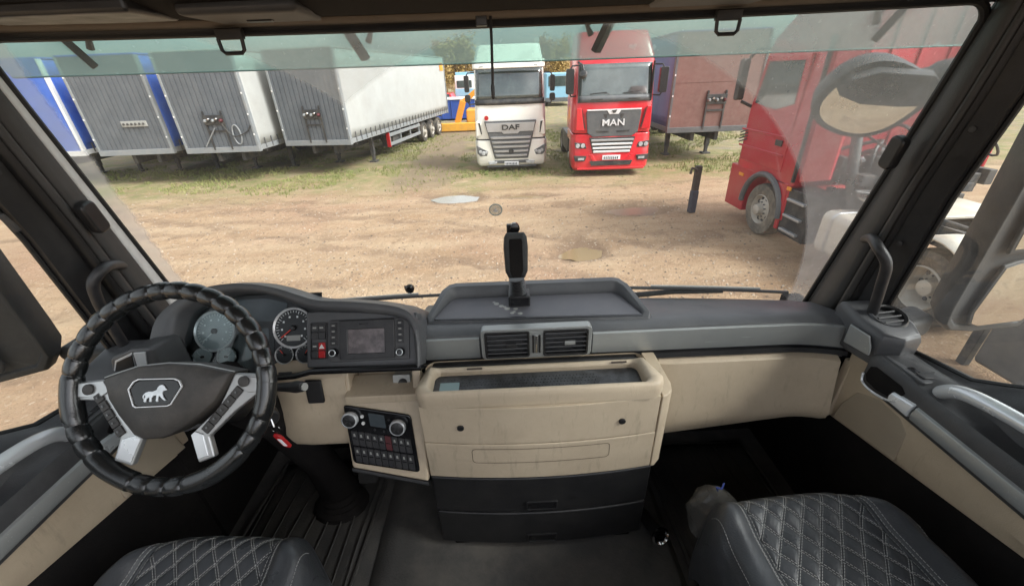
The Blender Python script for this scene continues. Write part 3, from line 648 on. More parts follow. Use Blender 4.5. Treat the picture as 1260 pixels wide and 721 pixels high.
def red_truck():
    T = thing('tractor_unit', 'bright red truck with a dark grille panel, facing the camera', 'truck', group='tractor units')
    red_cab_front(T, 'paint_red')
    pan = [(-.83, 1.93), (.83, 1.93), (.86, 1.88), (.80, 1.28), (.62, 1.16), (-.62, 1.16), (-.80, 1.28), (-.86, 1.88)]
    gp = B().prism(pan, (0, -.05, 0), (1, 0, 0), (0, 0, 1), (0, .1, 0)).obj('grille_panel', 'truck_grey', T, .015)
    B().prism([(-.86, 1.97), (.86, 1.97), (.83, 1.93), (.22, 1.93), (.14, 1.82), (-.14, 1.82), (-.22, 1.93), (-.83, 1.93)], (0, -.065, 0), (1, 0, 0), (0, 0, 1), (0, .05, 0)).obj('grille_trim', 'letter_silver', gp, .006)
    B().prism([(-.08, 1.93), (.09, 1.95), (.05, 1.87), (-.02, 1.85)], (0, -.08, 0), (1, 0, 0), (0, 0, 1), (0, .02, 0)).obj('emblem', 'truck_black', gp)
    text_mesh('lettering', 'MAN', .27, (0, -.066, 1.57), (1, 0, 0), (0, 0, 1), .014, 'letter_silver', gp, sx=1.22, bold=.004)
    for s in (-1, 1):
        B().prism([(s*.12, 1.33), (s*.55, 1.35), (s*.50, 1.29), (s*.12, 1.28)], (0, -.056, 0), (1, 0, 0), (0, 0, 1), (0, .01, 0)).obj('slot', 'truck_black', gp)
        B().prism([(s*.20, 1.83), (s*.33, 1.83), (s*.26, 1.70), (s*.22, 1.70)], (0, -.056, 0), (1, 0, 0), (0, 0, 1), (0, .01, 0)).obj('crease', 'truck_black', gp)
    body_loft([(.10, 1.20, -.0, .22, 1.0), (.2, 1.25, -.10, .24, 1.0), (.55, 1.27, -.10, .25, 1.0), (.75, 1.27, -.06, .25, 1.0), (1.24, 1.26, -.02, .24, 1.0)], 'bumper', 'paint_red', T, .03)
    B().prism([(-.73, 1.14), (.73, 1.14), (.60, .66), (-.60, .66)], (0, -.085, 0), (1, 0, 0), (0, 0, 1), (0, .1, 0)).obj('grille', 'truck_black', T, .01)
    for k, z in enumerate((1.06, .94, .82, .71)):
        hw = interp([(.66, .60), (1.14, .72)], z)-.02
        B().box((-hw, -.125, z-.032), (hw, -.08, z+.032)).obj('grille_slat', 'letter_silver' if k else 'truck_silver', T, .012)
    for s in (-1, 1):
        h_ = B().prism([(s*1.20, 1.0), (s*.86, .97), (s*.80, .80), (s*1.16, .82)], (0, -.05, 0), (1, 0, 0), (0, 0, 1), (0, .1, 0)).obj('headlight', 'truck_black', T, .015)
        for dx in (.0, .17): B().lathe([(.07, 0), (.06, .015)], (s*(.93+dx), -.055, .90), (0, -1, 0), 12).obj('lamp_bowl', 'lamp_glass', h_)
        f_ = B().prism([(s*1.22, .60), (s*.80, .58), (s*.86, .42), (s*1.18, .42)], (0, -.135, 0), (1, s*.02, 0), (0, 0, 1), (0, .06, 0)).obj('fog_light', 'truck_black', T, .012)
        B().box((s*.88, -.125, .46), (s*1.08, -.10, .53)).obj('fog_lens', 'lamp_glass', f_, .006)
        B().prism([(s*.62, .62), (s*.72, .62), (s*.56, .36), (s*.46, .40)], (0, -.115, 0), (1, 0, 0), (0, 0, 1), (0, .05, 0)).obj('bumper_rib', 'paint_red', T, .01)
    B().prism([(-.70, .42), (.70, .42), (.64, .27), (-.64, .27)], (0, -.135, 0), (1, 0, 0), (0, 0, 1), (0, .04, 0)).obj('lower_intake', 'truck_black', T, .01)
    box('lower_intake_lip', (-1.1, -.12, .14), (1.1, .1, .21), 'paint_red', T, .02)
    plate(T, -.29, .29, .46, .60, -.14)
    cab_mirror(T, -1, -1.40, 3.12, 2.42, None, None, sz=.24); cab_mirror(T, 1, 1.43, 3.08, 2.38, None, None, sz=.24)
    fm = B().lathe([(.02, .12), (.10, .10), (.13, .03), (.12, 0)], (-1.02, -.16, 2.93), (-.3, -.6, .5), 16); fm.tube([(-1.0, -.14, 3.0), (-1.05, -.1, 3.2), (-1.15, .15, 3.28)], .03, 8); fm.obj('front_mirror', 'truck_black', T)
    for s in (-1, 1):
        wheel(T, (s*1.2, 1.3, .41), .50, .34, (s, 0, 0)); wheel(T, (s*1.2, 5.0, .41), .50, .5, (s, 0, 0), front=False)
        box('fender', (s*1.25, .75, .92), (s*.9, 1.9, 1.26), 'paint_red', T, .04)
        box('side_skirt', (s*1.22, 1.95, .35), (s*1.0, 4.2, 1.0), 'truck_black', T, .03)
    ch = B()
    for s in (-1, 1): ch.box((s*.42-.05, .5, .70), (s*.42+.05, 6.0, 1.0))
    ch.obj('chassis_frame', 'chassis', T)
    T.scale = (.97,)*3; T.location = (3.47, 13.45, .092); T.rotation_euler = (0, 0, R(-3.0)); return T
red_truck()
# ================================================================== darker red tractor unit parked to the right, side on
def side_truck():
    T = thing('tractor_unit', 'dark red tractor unit seen from the side at right, cab turned away', 'truck', (6.3, 6.5, 0), group='tractor units')
    X0, X1 = 5.06, 7.54
    cab = B()
    def sec(z, yf, inx): return [(X0+inx, 7.02, z), (X0+inx, yf-.25, z), (X0+inx+.10, yf-.06, z), (X0+.4+inx, yf, z), (X1-.4-inx, yf, z), (X1-inx, yf-.25, z), (X1-inx, 7.02, z)]
    cab.loft([sec(1.12, 9.10, 0), sec(2.25, 9.10, .01), sec(3.2, 8.93, .05), sec(3.45, 8.85, .06), sec(4.0, 8.2, .14)]); cab.obj('cab', 'paint_red_old', T, .03)
    X = X0-.006
    # door: raised panel with seams, window, handle
    B().prism([(8.82, 1.30), (7.42, 1.30), (7.40, 3.18), (8.62, 3.18), (8.82, 2.3)], (X0-.012, 0, 0), (0, 1, 0), (0, 0, 1), (.05, 0, 0)).obj('door', 'paint_red_old', T, .012)
    wn = B().prism([(8.70, 2.38), (8.02, 2.30), (7.52, 2.42), (7.52, 3.08), (8.52, 3.08)], (X0-.022, 0, 0), (0, 1, 0), (0, 0, 1), (.02, 0, 0)).obj('window', 'truck_glass', T)
    for z in (1.86, 1.55): B().box((X0-.03, 7.45, z), (X0, 8.95, z+.04)).obj('panel_crease', 'paint_red_old', T, .012)
    for k in range(4): B().bar((X0-.02, 8.98, 1.62+k*.06), (X0-.02, 8.72, 1.70+k*.06), .02, .022).obj('vent_slat', 'truck_black', T)
    B().box((X0-.035, 7.55, 1.72), (X0-.01, 7.75, 1.82)).obj('door_handle', 'truck_black', T, .008)
    B().box((X0-.02, 7.02, 1.2), (X0+.03, 7.06, 3.4)).obj('seam', 'truck_black', T)
    # lower body round the wheel arch
    arch = []
    for k in range(17):
        a = PI*k/16; arch.append((7.78+.60*math.cos(a), .52+.62*math.sin(a)))
    B().prism([(9.08, .30), (9.10, 1.16), (7.05, 1.16), (7.05, .50)]+[(7.18, .50)]+arch[::-1]+[(8.38, .30)], (X0-.004, 0, 0), (0, 1, 0), (0, 0, 1), (.30, 0, 0)).obj('fender', 'paint_red_old', T, .02)
    ar = [(X0-.02, 7.78+.64*math.cos(PI*k/16), .52+.66*math.sin(PI*k/16)) for k in range(17)]
    B().tube(ar, .055, 8).obj('arch_lip', 'truck_grey', T)
    box('bumper', (X0+.02, 8.7, .28), (X1-.02, 9.14, 1.12), 'paint_red_old', T, .05)
    B().box((X0-.02, 8.55, .98), (X0+.02, 8.72, 1.04)).obj('marker_lamp', 'amber', T, .006)
    # steps behind the wheel
    st_ = box('step_box', (X0+.01, 6.42, .28), (X0+.5, 7.12, 1.10), 'truck_black', T, .02)
    for z in (.36, .62, .90): box('step', (X0-.05, 6.55, z), (X0+.25, 7.0, z+.045), 'truck_silver', T, .01)
    B().box((X0-.02, 7.10, .32), (X0+.1, 7.20, 1.16)).obj('mud_guard', 'paint_red_old', T, .02)
    B().box((X0-.03, 7.0, 1.06), (X0, 7.1, 1.12)).obj('marker_lamp', 'amber', T, .006)
    # side deflector, dark gap, rear wall
    B().prism([(6.92, 1.22), (6.30, 1.40), (6.28, 3.9), (6.92, 4.0)], (X0+.02, 0, 0), (0, 1, 0), (0, 0, 1), (.06, 0, 0)).obj('side_deflector', 'paint_red_old', T, .02)
    B().prism([(6.92, 1.22), (6.30, 1.40), (6.28, 3.9), (6.92, 4.0)], (X1-.08, 0, 0), (0, 1, 0), (0, 0, 1), (.06, 0, 0)).obj('side_deflector', 'paint_red_old', T, .02)
    box('rear_wall', (X0+.12, 6.88, 1.25), (X1-.12, 7.0, 3.9), 'paint_red_old', T, .03)
    for k in range(5): box('wall_rib', (X0+.35+k*.45, 6.85, 1.6), (X0+.42+k*.45, 6.88, 3.7), 'paint_red_old', T, .01)
    rr = random.Random(4); eq = B()
    for k in range(44):                                                   # engine, valves and lines behind the cab
        x = rr.uniform(5.45, 7.2); z = rr.uniform(.9, 1.75); y = rr.uniform(5.9, 6.8); a, b_, c_ = (rr.uniform(.04, .16) for _ in range(3)); eq.box((x-a, y-b_, z-c_), (x+a, y+b_, z+c_))
    eq.obj('engine_block', 'chassis', T, .012)
    pp = B()
    for k in range(16):
        x = rr.uniform(5.4, 7.1); y = rr.uniform(5.8, 6.6); z = rr.uniform(1.0, 1.9)
        pp.tube(catmull([(x, y, z), (x+rr.uniform(-.4, .4), y+.1, z+rr.uniform(.0, .4)), (x+rr.uniform(-.5, .5), y+.3, z+rr.uniform(-.2, .5)), (x+rr.uniform(-.3, .3), 6.86, z+.3)], 5), rr.uniform(.014, .035), 7)
    pp.obj('air_line', 'truck_black', T)
    p2 = B()
    for k in range(7):
        x = rr.uniform(5.5, 7.0); z = rr.uniform(1.2, 1.9); p2.lathe([(.05, 0), (.06, .1), (.03, .14)], (x, 6.2+rr.random()*.4, z), (0, -1, .2), 10)
    p2.obj('coupling', 'truck_silver', T)
    B().tube(catmull([(5.5, 6.2, 1.0), (5.42, 6.3, 1.6), (5.45, 6.55, 2.3), (5.5, 6.85, 2.6)], 8), .075, 10).obj('air_intake', 'truck_black', T)
    box('catwalk', (5.55, 5.1, 1.12), (6.9, 6.3, 1.16), 'tank_metal', T, .008)
    # tank, chassis, rear axle
    tk = B().prism(rrect(X0+.0, .32, X0+.66, .98, .12, 5), (0, 5.02, 0), (1, 0, 0), (0, 0, 1), (0, 1.12, 0)).obj('fuel_tank', 'tank_metal', T, .02)
    for y in (5.2, 5.92): B().tube([(X0+x_, y, z_) for x_, z_ in rrect(-.008, .312, .668, .988, .12, 5)], .018, 6, loop=True).obj('tank_strap', 'truck_silver', tk)
    B().lathe([(.06, 0), (.06, .05), (.03, .06)], (X0+.35, 5.5, .975), (0, 0, 1), 14).obj('filler_cap', 'truck_black', tk)
    ch = B()
    for x in (5.88, 6.72): ch.box((x-.05, 2.2, .78), (x+.05, 7.2, 1.06))
    for y in (2.3, 3.3, 4.3, 5.3): ch.box((5.9, y, .84), (6.7, y+.1, 1.0))
    ch.obj('chassis_frame', 'chassis', T, .008)
    fw = B().prism([(-.45, -.55), (.45, -.55), (.45, .2), (.2, .5), (-.2, .5), (-.45, .2)], (6.3, 4.3, 1.10), (1, 0, 0), (0, 1, 0), (0, 0, .1)); fw.obj('fifth_wheel', 'truck_black', T, .02)
    for k in range(3): B().tube(catmull([(5.75, 6.0, 1.1), (5.6, 5.2, 1.14+.03*k), (5.85, 4.4, 1.12), (5.7+.1*k, 3.5, 1.1)], 6), .025, 7).obj('cable', 'truck_black', T)
    for s, xx in ((-1, X0+.0), (1, X1)):
        wheel(T, (xx, 7.78, .50), .50, .34, (s, 0, 0), 'tyre_muddy', 'rim_paint'); wheel(T, (xx+.06*s*-1, 4.38, .50), .50, .55, (s, 0, 0), 'tyre', 'rim_paint', front=False)
        fd = B(); fd.loft([[(xx+dx*-s, 4.38+.60*math.cos(a), .55+.60*math.sin(a)) for a in [R(25)+R(130)*k/12 for k in range(13)]] for dx in (0, .5)], closed=False, caps=False); fd.obj('rear_fender', 'tank_metal', T, solid=.02)
    B().box((X0-.05, 2.0, .12), (X0+.1, 3.42, .86)).obj('rear_skirt', 'truck_grey', T, .05)
    B().box((X0-.02, 3.47, .0), (X0+.06, 3.56, .9)).obj('skirt_strut', 'chassis', T, .01)
    # its mirror
    B().prism(rrect(8.90, 2.42, 9.06, 3.15, .05), (X0-.30, 0, 0), (0, 1, 0), (0, 0, 1), (.14, 0, 0)).obj('mirror', 'truck_black', T, .02)
    B().tube([(X0-.2, 8.9, 3.15), (X0-.1, 8.85, 3.3), (X0+.1, 8.8, 3.3)], .03, 8).tube([(X0-.2, 8.9, 2.4), (X0+.05, 8.85, 2.28)], .03, 8).obj('mirror_arm', 'truck_black', T)
    return T
side_truck()
# ================================================================== small things in the yard
ps = thing('stand_in_post', 'narrow dark brown stand-in post with a blue grey base, left of the dark red truck', 'post', (4.45, 9.3, 0))  # stand-in shape for a blurred dark object of unknown kind
B().box((4.36, 9.24, .52), (4.50, 9.36, 1.08)).obj('post_top', 'post_brown', ps, .02)
B().box((4.35, 9.22, 0), (4.51, 9.38, .53)).obj('post_base', 'post_blue', ps, .03)
B().tube([(4.38, 9.25, 1.0), (4.25, 9.23, 1.05), (4.23, 9.23, .92)], .03, 8).obj('hook', 'post_brown', ps)
for x, y, rx, ry in ((-5.6, 15.9, 1.0, .5), (-9.2, 17.0, .8, .4)):
    pass
# ---- far end of the yard
bc = thing('skip_container', 'long blue steel skip standing behind the yellow loader', 'container', (-3, 34.5, 0))
box('container_wall', (-6.2, 34.5, .1), (.4, 36.6, 1.45), 'container_blue', bc, .03)
for k in range(9): box('container_rib', (-6.0+k*.75, 34.44, .15), (-5.93+k*.75, 34.5, 1.4), 'container_blue', bc, .01)
box('container_rim', (-6.25, 34.42, 1.45), (.45, 36.65, 1.56), 'white_plastic', bc, .02)
ex = thing('loader', 'orange yellow loader with a raised arm, beside the white truck', 'loader', (-2.1, 27.5, 0))
B().bar((-2.65, 27.2, .5), (-2.2, 27.15, 1.72), .34, .34).obj('arm', 'orange_paint', ex, .03)
B().bar((-2.24, 27.15, 1.62), (-1.25, 27.1, 2.3), .28, .28).obj('boom', 'orange_paint', ex, .03)
box('blade', (-3.9, 26.8, .05), (-1.0, 27.15, .52), 'yellow_paint', ex, .05); box('body', (-2.1, 27.4, .45), (.1, 29.6, 1.2), 'yellow_paint', ex, .08)
for y in (27.9, 29.2): wheel(ex, (-2.1, y, .45), .45, .4, (-1, 0, 0))
box('cab', (-1.2, 27.9, 1.2), (-.1, 29.2, 2.5), 'truck_glass', ex, .08)
tr = thing('far_truck', 'small white and light blue truck far behind the blue skip', 'truck', (-3.7, 50, 0))
box('cab', (-4.7, 49, .6), (-2.7, 51, 3.1), 'white_plastic', tr, .1); box('window', (-4.5, 48.95, 1.9), (-2.9, 49.02, 2.6), 'truck_glass', tr, .03); box('stripe', (-4.72, 48.94, 1.1), (-2.68, 49, 1.8), 'sky_blue_paint', tr, .02)
box('box_body', (-4.8, 51.2, .9), (-2.6, 57, 3.4), 'sky_blue_paint', tr, .05)
for s, xx in ((-1, -4.7), (1, -2.7)): wheel(tr, (xx, 50, .5), .5, .3, (s, 0, 0))
cr = thing('red_car', 'small red car far behind beside the pale trailer', 'car', (-5.4, 47, 0))
B().loft([[(x, y, z) for x, z in ((-6.4, .4), (-6.45, .95), (-6.1, 1.05), (-5.9, 1.55), (-4.9, 1.55), (-4.7, 1.05), (-4.35, .95), (-4.4, .4))] for y in (45.4, 47.6, 49.2)]).obj('body', 'paint_red', cr, .08)
box('window', (-5.8, 45.37, 1.08), (-5.0, 45.42, 1.48), 'truck_glass', cr, .02)
for s, xx in ((-1, -6.3), (1, -4.5)):
    for y in (46, 48.4): wheel(cr, (xx, y, .32), .32, .2, (s, 0, 0))
ft = thing('far_van', 'light blue van far behind in the gap between the two facing trucks', 'van', (5.8, 46, 0))
box('body', (4.6, 45, .5), (7.6, 50, 3.0), 'sky_blue_paint', ft, .15); box('window', (4.9, 44.96, 1.8), (7.3, 45.02, 2.7), 'truck_glass', ft, .05); box('bumper', (4.6, 44.9, .4), (7.6, 45, .8), 'truck_grey', ft, .04)
for s, xx in ((-1, 4.7), (1, 7.5)): wheel(ft, (xx, 46, .4), .4, .25, (s, 0, 0))
# ================================================================== autumn trees behind the yard
def tree(x, y, h, lm, seed, bare):
    rr = random.Random(seed); T = thing('tree', 'x', 'tree', group='autumn trees behind the yard')
    tk = B(); tips = []
    tk.tube([(0, 0, 0), (rr.uniform(-.1, .1), 0, h*.3), (rr.uniform(-.3, .3), rr.uniform(-.2, .2), h*.65), (rr.uniform(-.4, .4), 0, h*.97)], [h*.016, h*.013, h*.008, .02], 8)
    for k in range(16):
        z = h*rr.uniform(.28, .95); a = rr.random()*6.3; ln = h*rr.uniform(.10, .24)*(1.2-z/h*.6)
        e = Vector((math.cos(a)*ln, math.sin(a)*ln, z+ln*rr.uniform(.3, .9))); tk.tube([(0, 0, z), (e.x*.5, e.y*.5, z+(e.z-z)*.4), tuple(e)], [h*.005, h*.004, .02], 5); tips.append(e); tips.append(Vector((e.x*.6, e.y*.6, z+(e.z-z)*.5)))
        for q in range(2):
            b2 = e+Vector((rr.uniform(-1, 1), rr.uniform(-1, 1), rr.uniform(0, 1.2)))*ln*.45; tk.tube([tuple(e*.75+Vector((0, 0, z))*.25), tuple(b2)], [.035, .015], 4); tips.append(b2)
    tk.obj('trunk', 'bark', T)
    cr_ = B()
    for e in tips:
        for q in range(int(26*(1-bare))):
            c = e+Vector((rr.gauss(0, .42), rr.gauss(0, .42), rr.gauss(0, .38))); s_ = rr.uniform(.08, .2); u = Vector((rr.uniform(-1, 1), rr.uniform(-1, 1), rr.uniform(-1, 1))).normalized()*s_; v = u.cross(Vector((rr.uniform(-1, 1), rr.uniform(-1, 1), rr.uniform(-1, 1)))).normalized()*s_*.7
            cr_.add([c-u, c+v, c+u, c-v], [(0, 1, 2, 3)])
    cr_.obj('crown', lm, T, smooth=False, recalc=False)
    T.location = (x, y, 0); return T
spots = [(-7.3, 62, 6.6, 'leaf_yellow', -.4), (-5.7, 66, 7.2, 'leaf_brown', -.5), (-4.2, 63, 6.8, 'leaf_yellow', -.3), (7.0, 66, 6.8, 'leaf_brown', -.4), (8.4, 62, 6.2, 'leaf_yellow', -.3)]
names = ['yellow autumn tree rising behind the rear edge of the pale trailer', 'brown autumn tree in the middle of the gap left of the white truck', 'yellow autumn tree just left of the white truck cab', 'brown tree in the gap between the facing trucks, nearer the white one', 'yellow tree in the gap between the facing trucks, nearer the bright red one']
for i, ((x, y, h, lm, ba), nm) in enumerate(zip(spots, names)): tree(x, y, h, lm, 20+i, ba)['label'] = nm
wd = B(); rr = random.Random(8)                                            # the far wood reads as one mass
for k in range(150):
    x = rr.uniform(-75, 75); y = rr.uniform(78, 100); h = rr.uniform(4.2, 6.2); wd.tube([(x, y, 0), (x+rr.uniform(-.4, .4), y, h)], [.16, .03], 5)
    for q in range(60):
        c = Vector((x+rr.gauss(0, 1.3), y+rr.gauss(0, 1), h*rr.uniform(.15, 1))); s_ = rr.uniform(.3, .7); u = Vector((rr.uniform(-1, 1), .2, rr.uniform(-1, 1))).normalized()*s_; v = Vector((u.z, .1, -u.x))*.7
        wd.add([c-u, c+v, c+u, c-v], [(0, 1, 2, 3)])
o = kind(wd.obj('far_wood', 'leaf_brown', smooth=False, recalc=False), 'stuff'); o['label'] = 'brown autumn wood along the horizon'
# ================================================================== CAB SHELL
def WS(x, z): return 1.36-.10*(x/1.08)**2-.25*(z-2.3)
XR, XL, ZT = 1.080, -1.10, 3.155
# windscreen: pane with its rubber seal
wsn = thing('windscreen', 'wide dusty windscreen of the truck cab with wiper arcs', 'windscreen', (0, 1.3, 2.3))
gw = B(); gw.grid(lambda u, v: (lerp(XL, XR, u), WS(lerp(XL, XR, u), lerp(2.2, ZT+.05, v)), lerp(2.2, ZT+.05, v)), 40, 20)
gw.obj('pane', 'windscreen_glass', wsn, sharp=180, recalc=False)
def ws_edge():
    P = []
    for z in [2.25+.05*i for i in range(17)]: P.append((XL, WS(XL, z)-.006, z))
    cz = ZT-.05
    for k in range(1, 6):
        a = PI-PI/2*k/6; P.append((XL+.05+.05*math.cos(a), 0, cz+.05*math.sin(a)))
    for i in range(31): P.append((lerp(XL+.05, XR-.05, i/30), 0, ZT))
    for k in range(1, 6):
        a = PI/2-PI/2*k/6; P.append((XR-.05+.05*math.cos(a), 0, cz+.05*math.sin(a)))
    for z in [3.05-.05*i for i in range(17)]: P.append((XR, 0, z))
    return [(x, WS(x, z)-.008, z) for x, _, z in P]
B().tube(ws_edge(), .0095, 8).obj('seal', 'seal_rubber', wsn)
# corner fills between seal curve and pillar
# ---- windscreen pillars
def yB(z): return interp([(2.2, 1.03), (2.415, 1.01), (2.745, .976), (2.97, .932), (3.4, .88)], z)
def pillar(s, label):
    T = thing('windscreen_pillar', label, 'pillar', (s*1.06, 1.1, 2.3), group='windscreen pillars')
    X0 = XR if s > 0 else -XL
    def pt(z, f, x):
        ya = WS(s*X0, z)-.006; yb = yB(z)-(.03 if s < 0 else 0); return (s*(x+(X0-1.062)*(1-f)), lerp(ya, yb, f), z)
    zs = [2.20+.04*i for i in range(27)]
    def strip(name, prof, m, **k):
        b = B(); b.loft([[pt(z, f, x) for f, x in prof] for z in zs], closed=False, caps=False); return b.obj(name, m, T, solid=.003, **k)
    if s > 0: strip('outer_reveal', [(-.04, 1.07), (0, 1.064), (.05, 1.063), (.10, 1.061)], 'pillar_plastic', sharp=60)
    else: strip('outer_reveal', [(-.04, 1.068), (0, 1.062), (.06, 1.060), (.15, 1.057), (.25, 1.053)], 'reveal_lit_pale', sharp=60)
    strip('pillar_trim', ([(.10, 1.061), (.18, 1.058), (.26, 1.055)] if s > 0 else [(.25, 1.055), (.28, 1.050)])+[ (.34, 1.052), (.44, 1.052), (.50, 1.056), (.53, 1.064), (.535, 1.08)], 'pillar_plastic', sharp=50)
    strip('pillar_ridge', [(.53, 1.09), (.54, 1.070), (.57, 1.060), (.61, 1.060), (.645, 1.068), (.66, 1.09)], 'pillar_plastic', sharp=70)
    strip('door_seal', [(.645, 1.09), (.66, 1.074), (.69, 1.068), (.72, 1.074), (.73, 1.095)], 'seal_rubber', sharp=70)
    if s > 0: path = [(1.07, 1.11, 2.58), (1.03, 1.05, 2.606), (1.004, .995, 2.602), (1.018, .968, 2.565), (1.032, .970, 2.50), (1.052, .98, 2.41), (1.07, .99, 2.34)]
    else: path = [(-1.105, 1.11, 2.59), (-1.07, 1.05, 2.628), (-1.053, .995, 2.640), (-1.068, .968, 2.615), (-1.082, .967, 2.57), (-1.098, .978, 2.50), (-1.11, .99, 2.40)]
    B().tube(catmull(path, 8), .0135, 12).obj('grab_handle', 'button_black', T)
    c = Vector((1.032, 1.075, 2.835)) if s > 0 else Vector((-1.072, 1.045, 2.765))
    B().prism(rrect(-.022, -.042, .022, .042, .015), c, (0, .95, .2), (0, -.2, .97), (-s*.03, -.006, 0)).obj('stop_buffer', 'black_plastic', T, .007, 3)
    sc_ = B()
    for z in (2.62, 2.92): p = pt(z, .86, 1.094); sc_.lathe([(.008, 0), (.008, .006), (.004, .007)], p, (-s, -.3, 0), 10)
    return T
pillar(1, 'dark windscreen pillar with curved grab handle on the passenger side')
pillar(-1, 'windscreen pillar with pale outer reveal behind the steering wheel')
# ---- overhead shelf
oh = thing('overhead_shelf', 'dark overhead shelf and header above the windscreen', 'shelf', (0, 1.1, 3.2))
hb = B(); hb.loft([[(x, WS(x, ZT)-.012, ZT+.008), (x, WS(x, ZT)-.05, ZT+.011), (x, WS(x, ZT)-.105, ZT+.012)] for x in [lerp(-1.16, 1.13, i/40) for i in range(41)]], closed=False, caps=False)
hb.obj('header_strip', 'headliner_beige', oh, solid=.004, sharp=60)
hb = B(); hb.loft([[(x, WS(x, ZT)-.003, ZT+.004), (x, WS(x, ZT)-.010, ZT-.006), (x, WS(x, ZT)-.018, ZT-.004), (x, WS(x, ZT)-.022, ZT+.007)] for x in [lerp(-1.12, 1.08, i/40) for i in range(41)]])
hb.obj('blind_roller', 'black_plastic', oh, sharp=60)
sf = B(); sf.loft([[(x, WS(x, ZT)-.09, ZT+.03), (x, WS(x, ZT)-.098, ZT+.013), (x, WS(x, ZT)-.14, ZT+.014), (x, WS(x, ZT)-.24, ZT+.03), (x, WS(x, ZT)-.26, 3.45), (x, WS(x, ZT)-.1, 3.45)] for x in [lerp(-1.16, 1.13, i/40) for i in range(41)]])
sf.obj('shelf_body', 'headliner', oh, sharp=35)
for x0, x1 in ((-.83, -.60), (.55, .80)):
    pass
box('reading_lamp_panel', (-.58, .90, 3.163), (-.36, 1.05, 3.185), 'pillar_plastic', oh, .012)
box('reading_lamp_panel', (.32, .92, 3.163), (.55, 1.05, 3.185), 'pillar_plastic', oh, .012)
box('shelf_flap', (-.95, .86, 3.166), (-.63, 1.0, 3.190), 'black_plastic', oh, .008)
box('lamp_switch', (-.50, .99, 3.160), (-.45, 1.005, 3.164), 'gloss_black', oh, .002)
for x, lab in ((-.588, 'black pull loop of the blind above the steering side'), (.522, 'black pull loop of the blind on the passenger side')):
    y = WS(x, 3.14)-.045
    T = thing('blind_loop', lab, 'pull loop', (x, y, 3.15), group='blind pull loops')
    B().box((x-.029, y-.006, 3.138), (x+.029, y+.010, 3.160)).obj('clip', 'black_plastic', T, .003)
    B().tube([(x+a, y-.003, z) for a, z in ((-.026, 3.14), (-.0245, 3.118), (-.018, 3.112), (.018, 3.112), (.0245, 3.118), (.026, 3.14))], .0042, 8).obj('loop', 'black_plastic', T)
T = thing('hanging_pull', 'black cord hanging from the header in front of the white truck', 'cord', (-.012, 1.08, 3.15))
B().tube([(-.012, 1.085, 3.165), (-.012, 1.08, 3.12), (-.0135, 1.08, 3.06), (-.015, 1.08, 3.022)], .0033, 8).obj('cord', 'black_plastic', T)
B().lathe([(.0035, 0), (.0048, .006), (.0042, .03), (.001, .033)], (-.015, 1.08, 3.03), (0, 0, -1), 10).obj('cord_end', 'black_plastic', T)
B().box((-.045, 1.075, 3.146), (-.020, 1.10, 3.166)).obj('clip', 'black_plastic', T, .002)
# unseen roof and side panels of the cab, added to shade the floor
rf = B(); rf.box((-1.2, -.7, 3.72), (1.2, 1.0, 3.76)); kind(rf.obj('cab_ceiling', 'headliner_beige', None, .01), 'structure')
for s in (-1, 1):
    b = B().box((s*1.12, -.7, 3.0), (s*1.17, .10, 3.74)).box((s*1.12, -.7, 1.6), (s*1.17, .02, 3.0)).box((s*1.12, .10, 3.25), (s*1.17, 1.0, 3.74))
    kind(b.obj('cab_side_wall', 'headliner_beige', None, .01), 'structure')
# ================================================================== cab floor
fl = B().box((-1.15, -.6, 1.55), (1.15, 1.45, 1.6)); fo = kind(fl.obj('cab_floor', 'rubber_floor', None), 'structure')
kind(B().box((-1.15, 1.30, 1.5), (1.15, 1.36, 2.20)).obj('firewall', 'carpet', None), 'structure')
for s in (-1, 1): kind(B().box((s*1.062, .92, 1.56), (s*1.13, 1.36, 2.26)).obj('footwell_wall', 'carpet', None), 'structure')
for x0, x1 in ((-1.12, -.26), (.40, 1.12)): kind(B().box((x0, 1.06, 2.18), (x1, 1.32, 2.22)).obj('footwell_ceiling', 'carpet', None), 'structure')
kind(box('bunk_light_block', (-1.12, -.68, 1.6), (1.12, -.22, 2.27), 'headliner', None, .04), 'structure')  # unseen bunk block, added behind the seats to cut low light
# raised middle of the floor
B().loft([[(x, y, z) for x, z in ((-.50, 1.6), (-.455, 1.635), (-.42, 1.64), (.47, 1.64), (.50, 1.635), (.53, 1.6))] for y in (-.6, 1.28)]).obj('floor_hump', 'rubber_floor', fo, .008)
def floor_mat(name_label, x0, x1, y0, y1, skew, ribs):
    T = thing('floor_mat', name_label, 'floor mat', ((x0+x1)/2, (y0+y1)/2, 1.6), group='rubber floor mats')
    def w_(x, y): return (x+skew*(y1-y), y)
    b = B()
    b.grid(lambda u, v: (*w_(lerp(x0, x1, u), lerp(y0, y1, v)), 1.606+.004*noise.noise((u*3, v*4, 1))), 10, 12); b.obj('sheet', 'rubber_mat', T, solid=.01)
    for k in range(ribs):
        x = lerp(x0+.02, x1-.02, k/(ribs-1)); pts = [(*w_(x+.01*math.sin(t*.4+k), lerp(y0+.03, y1-.03, t/10)), 1.617) for t in range(11)]
        B().tube(pts, .0030, 5).obj('rib', 'rubber_mat', T)
    e = B().tube([(*w_(x0, y0), 1.615), (*w_(x1, y0), 1.615), (*w_(x1, y1), 1.615), (*w_(x0, y1), 1.615)], .008, 6, loop=True); e.obj('rim', 'rubber_mat', T)
    return T
floor_mat('ribbed muddy rubber mat in front of the driver seat', -.98, -.52, .40, 1.22, -.06, 9)
floor_mat('ribbed rubber mat in the passenger footwell', .54, .98, .45, 1.22, .03, 8)
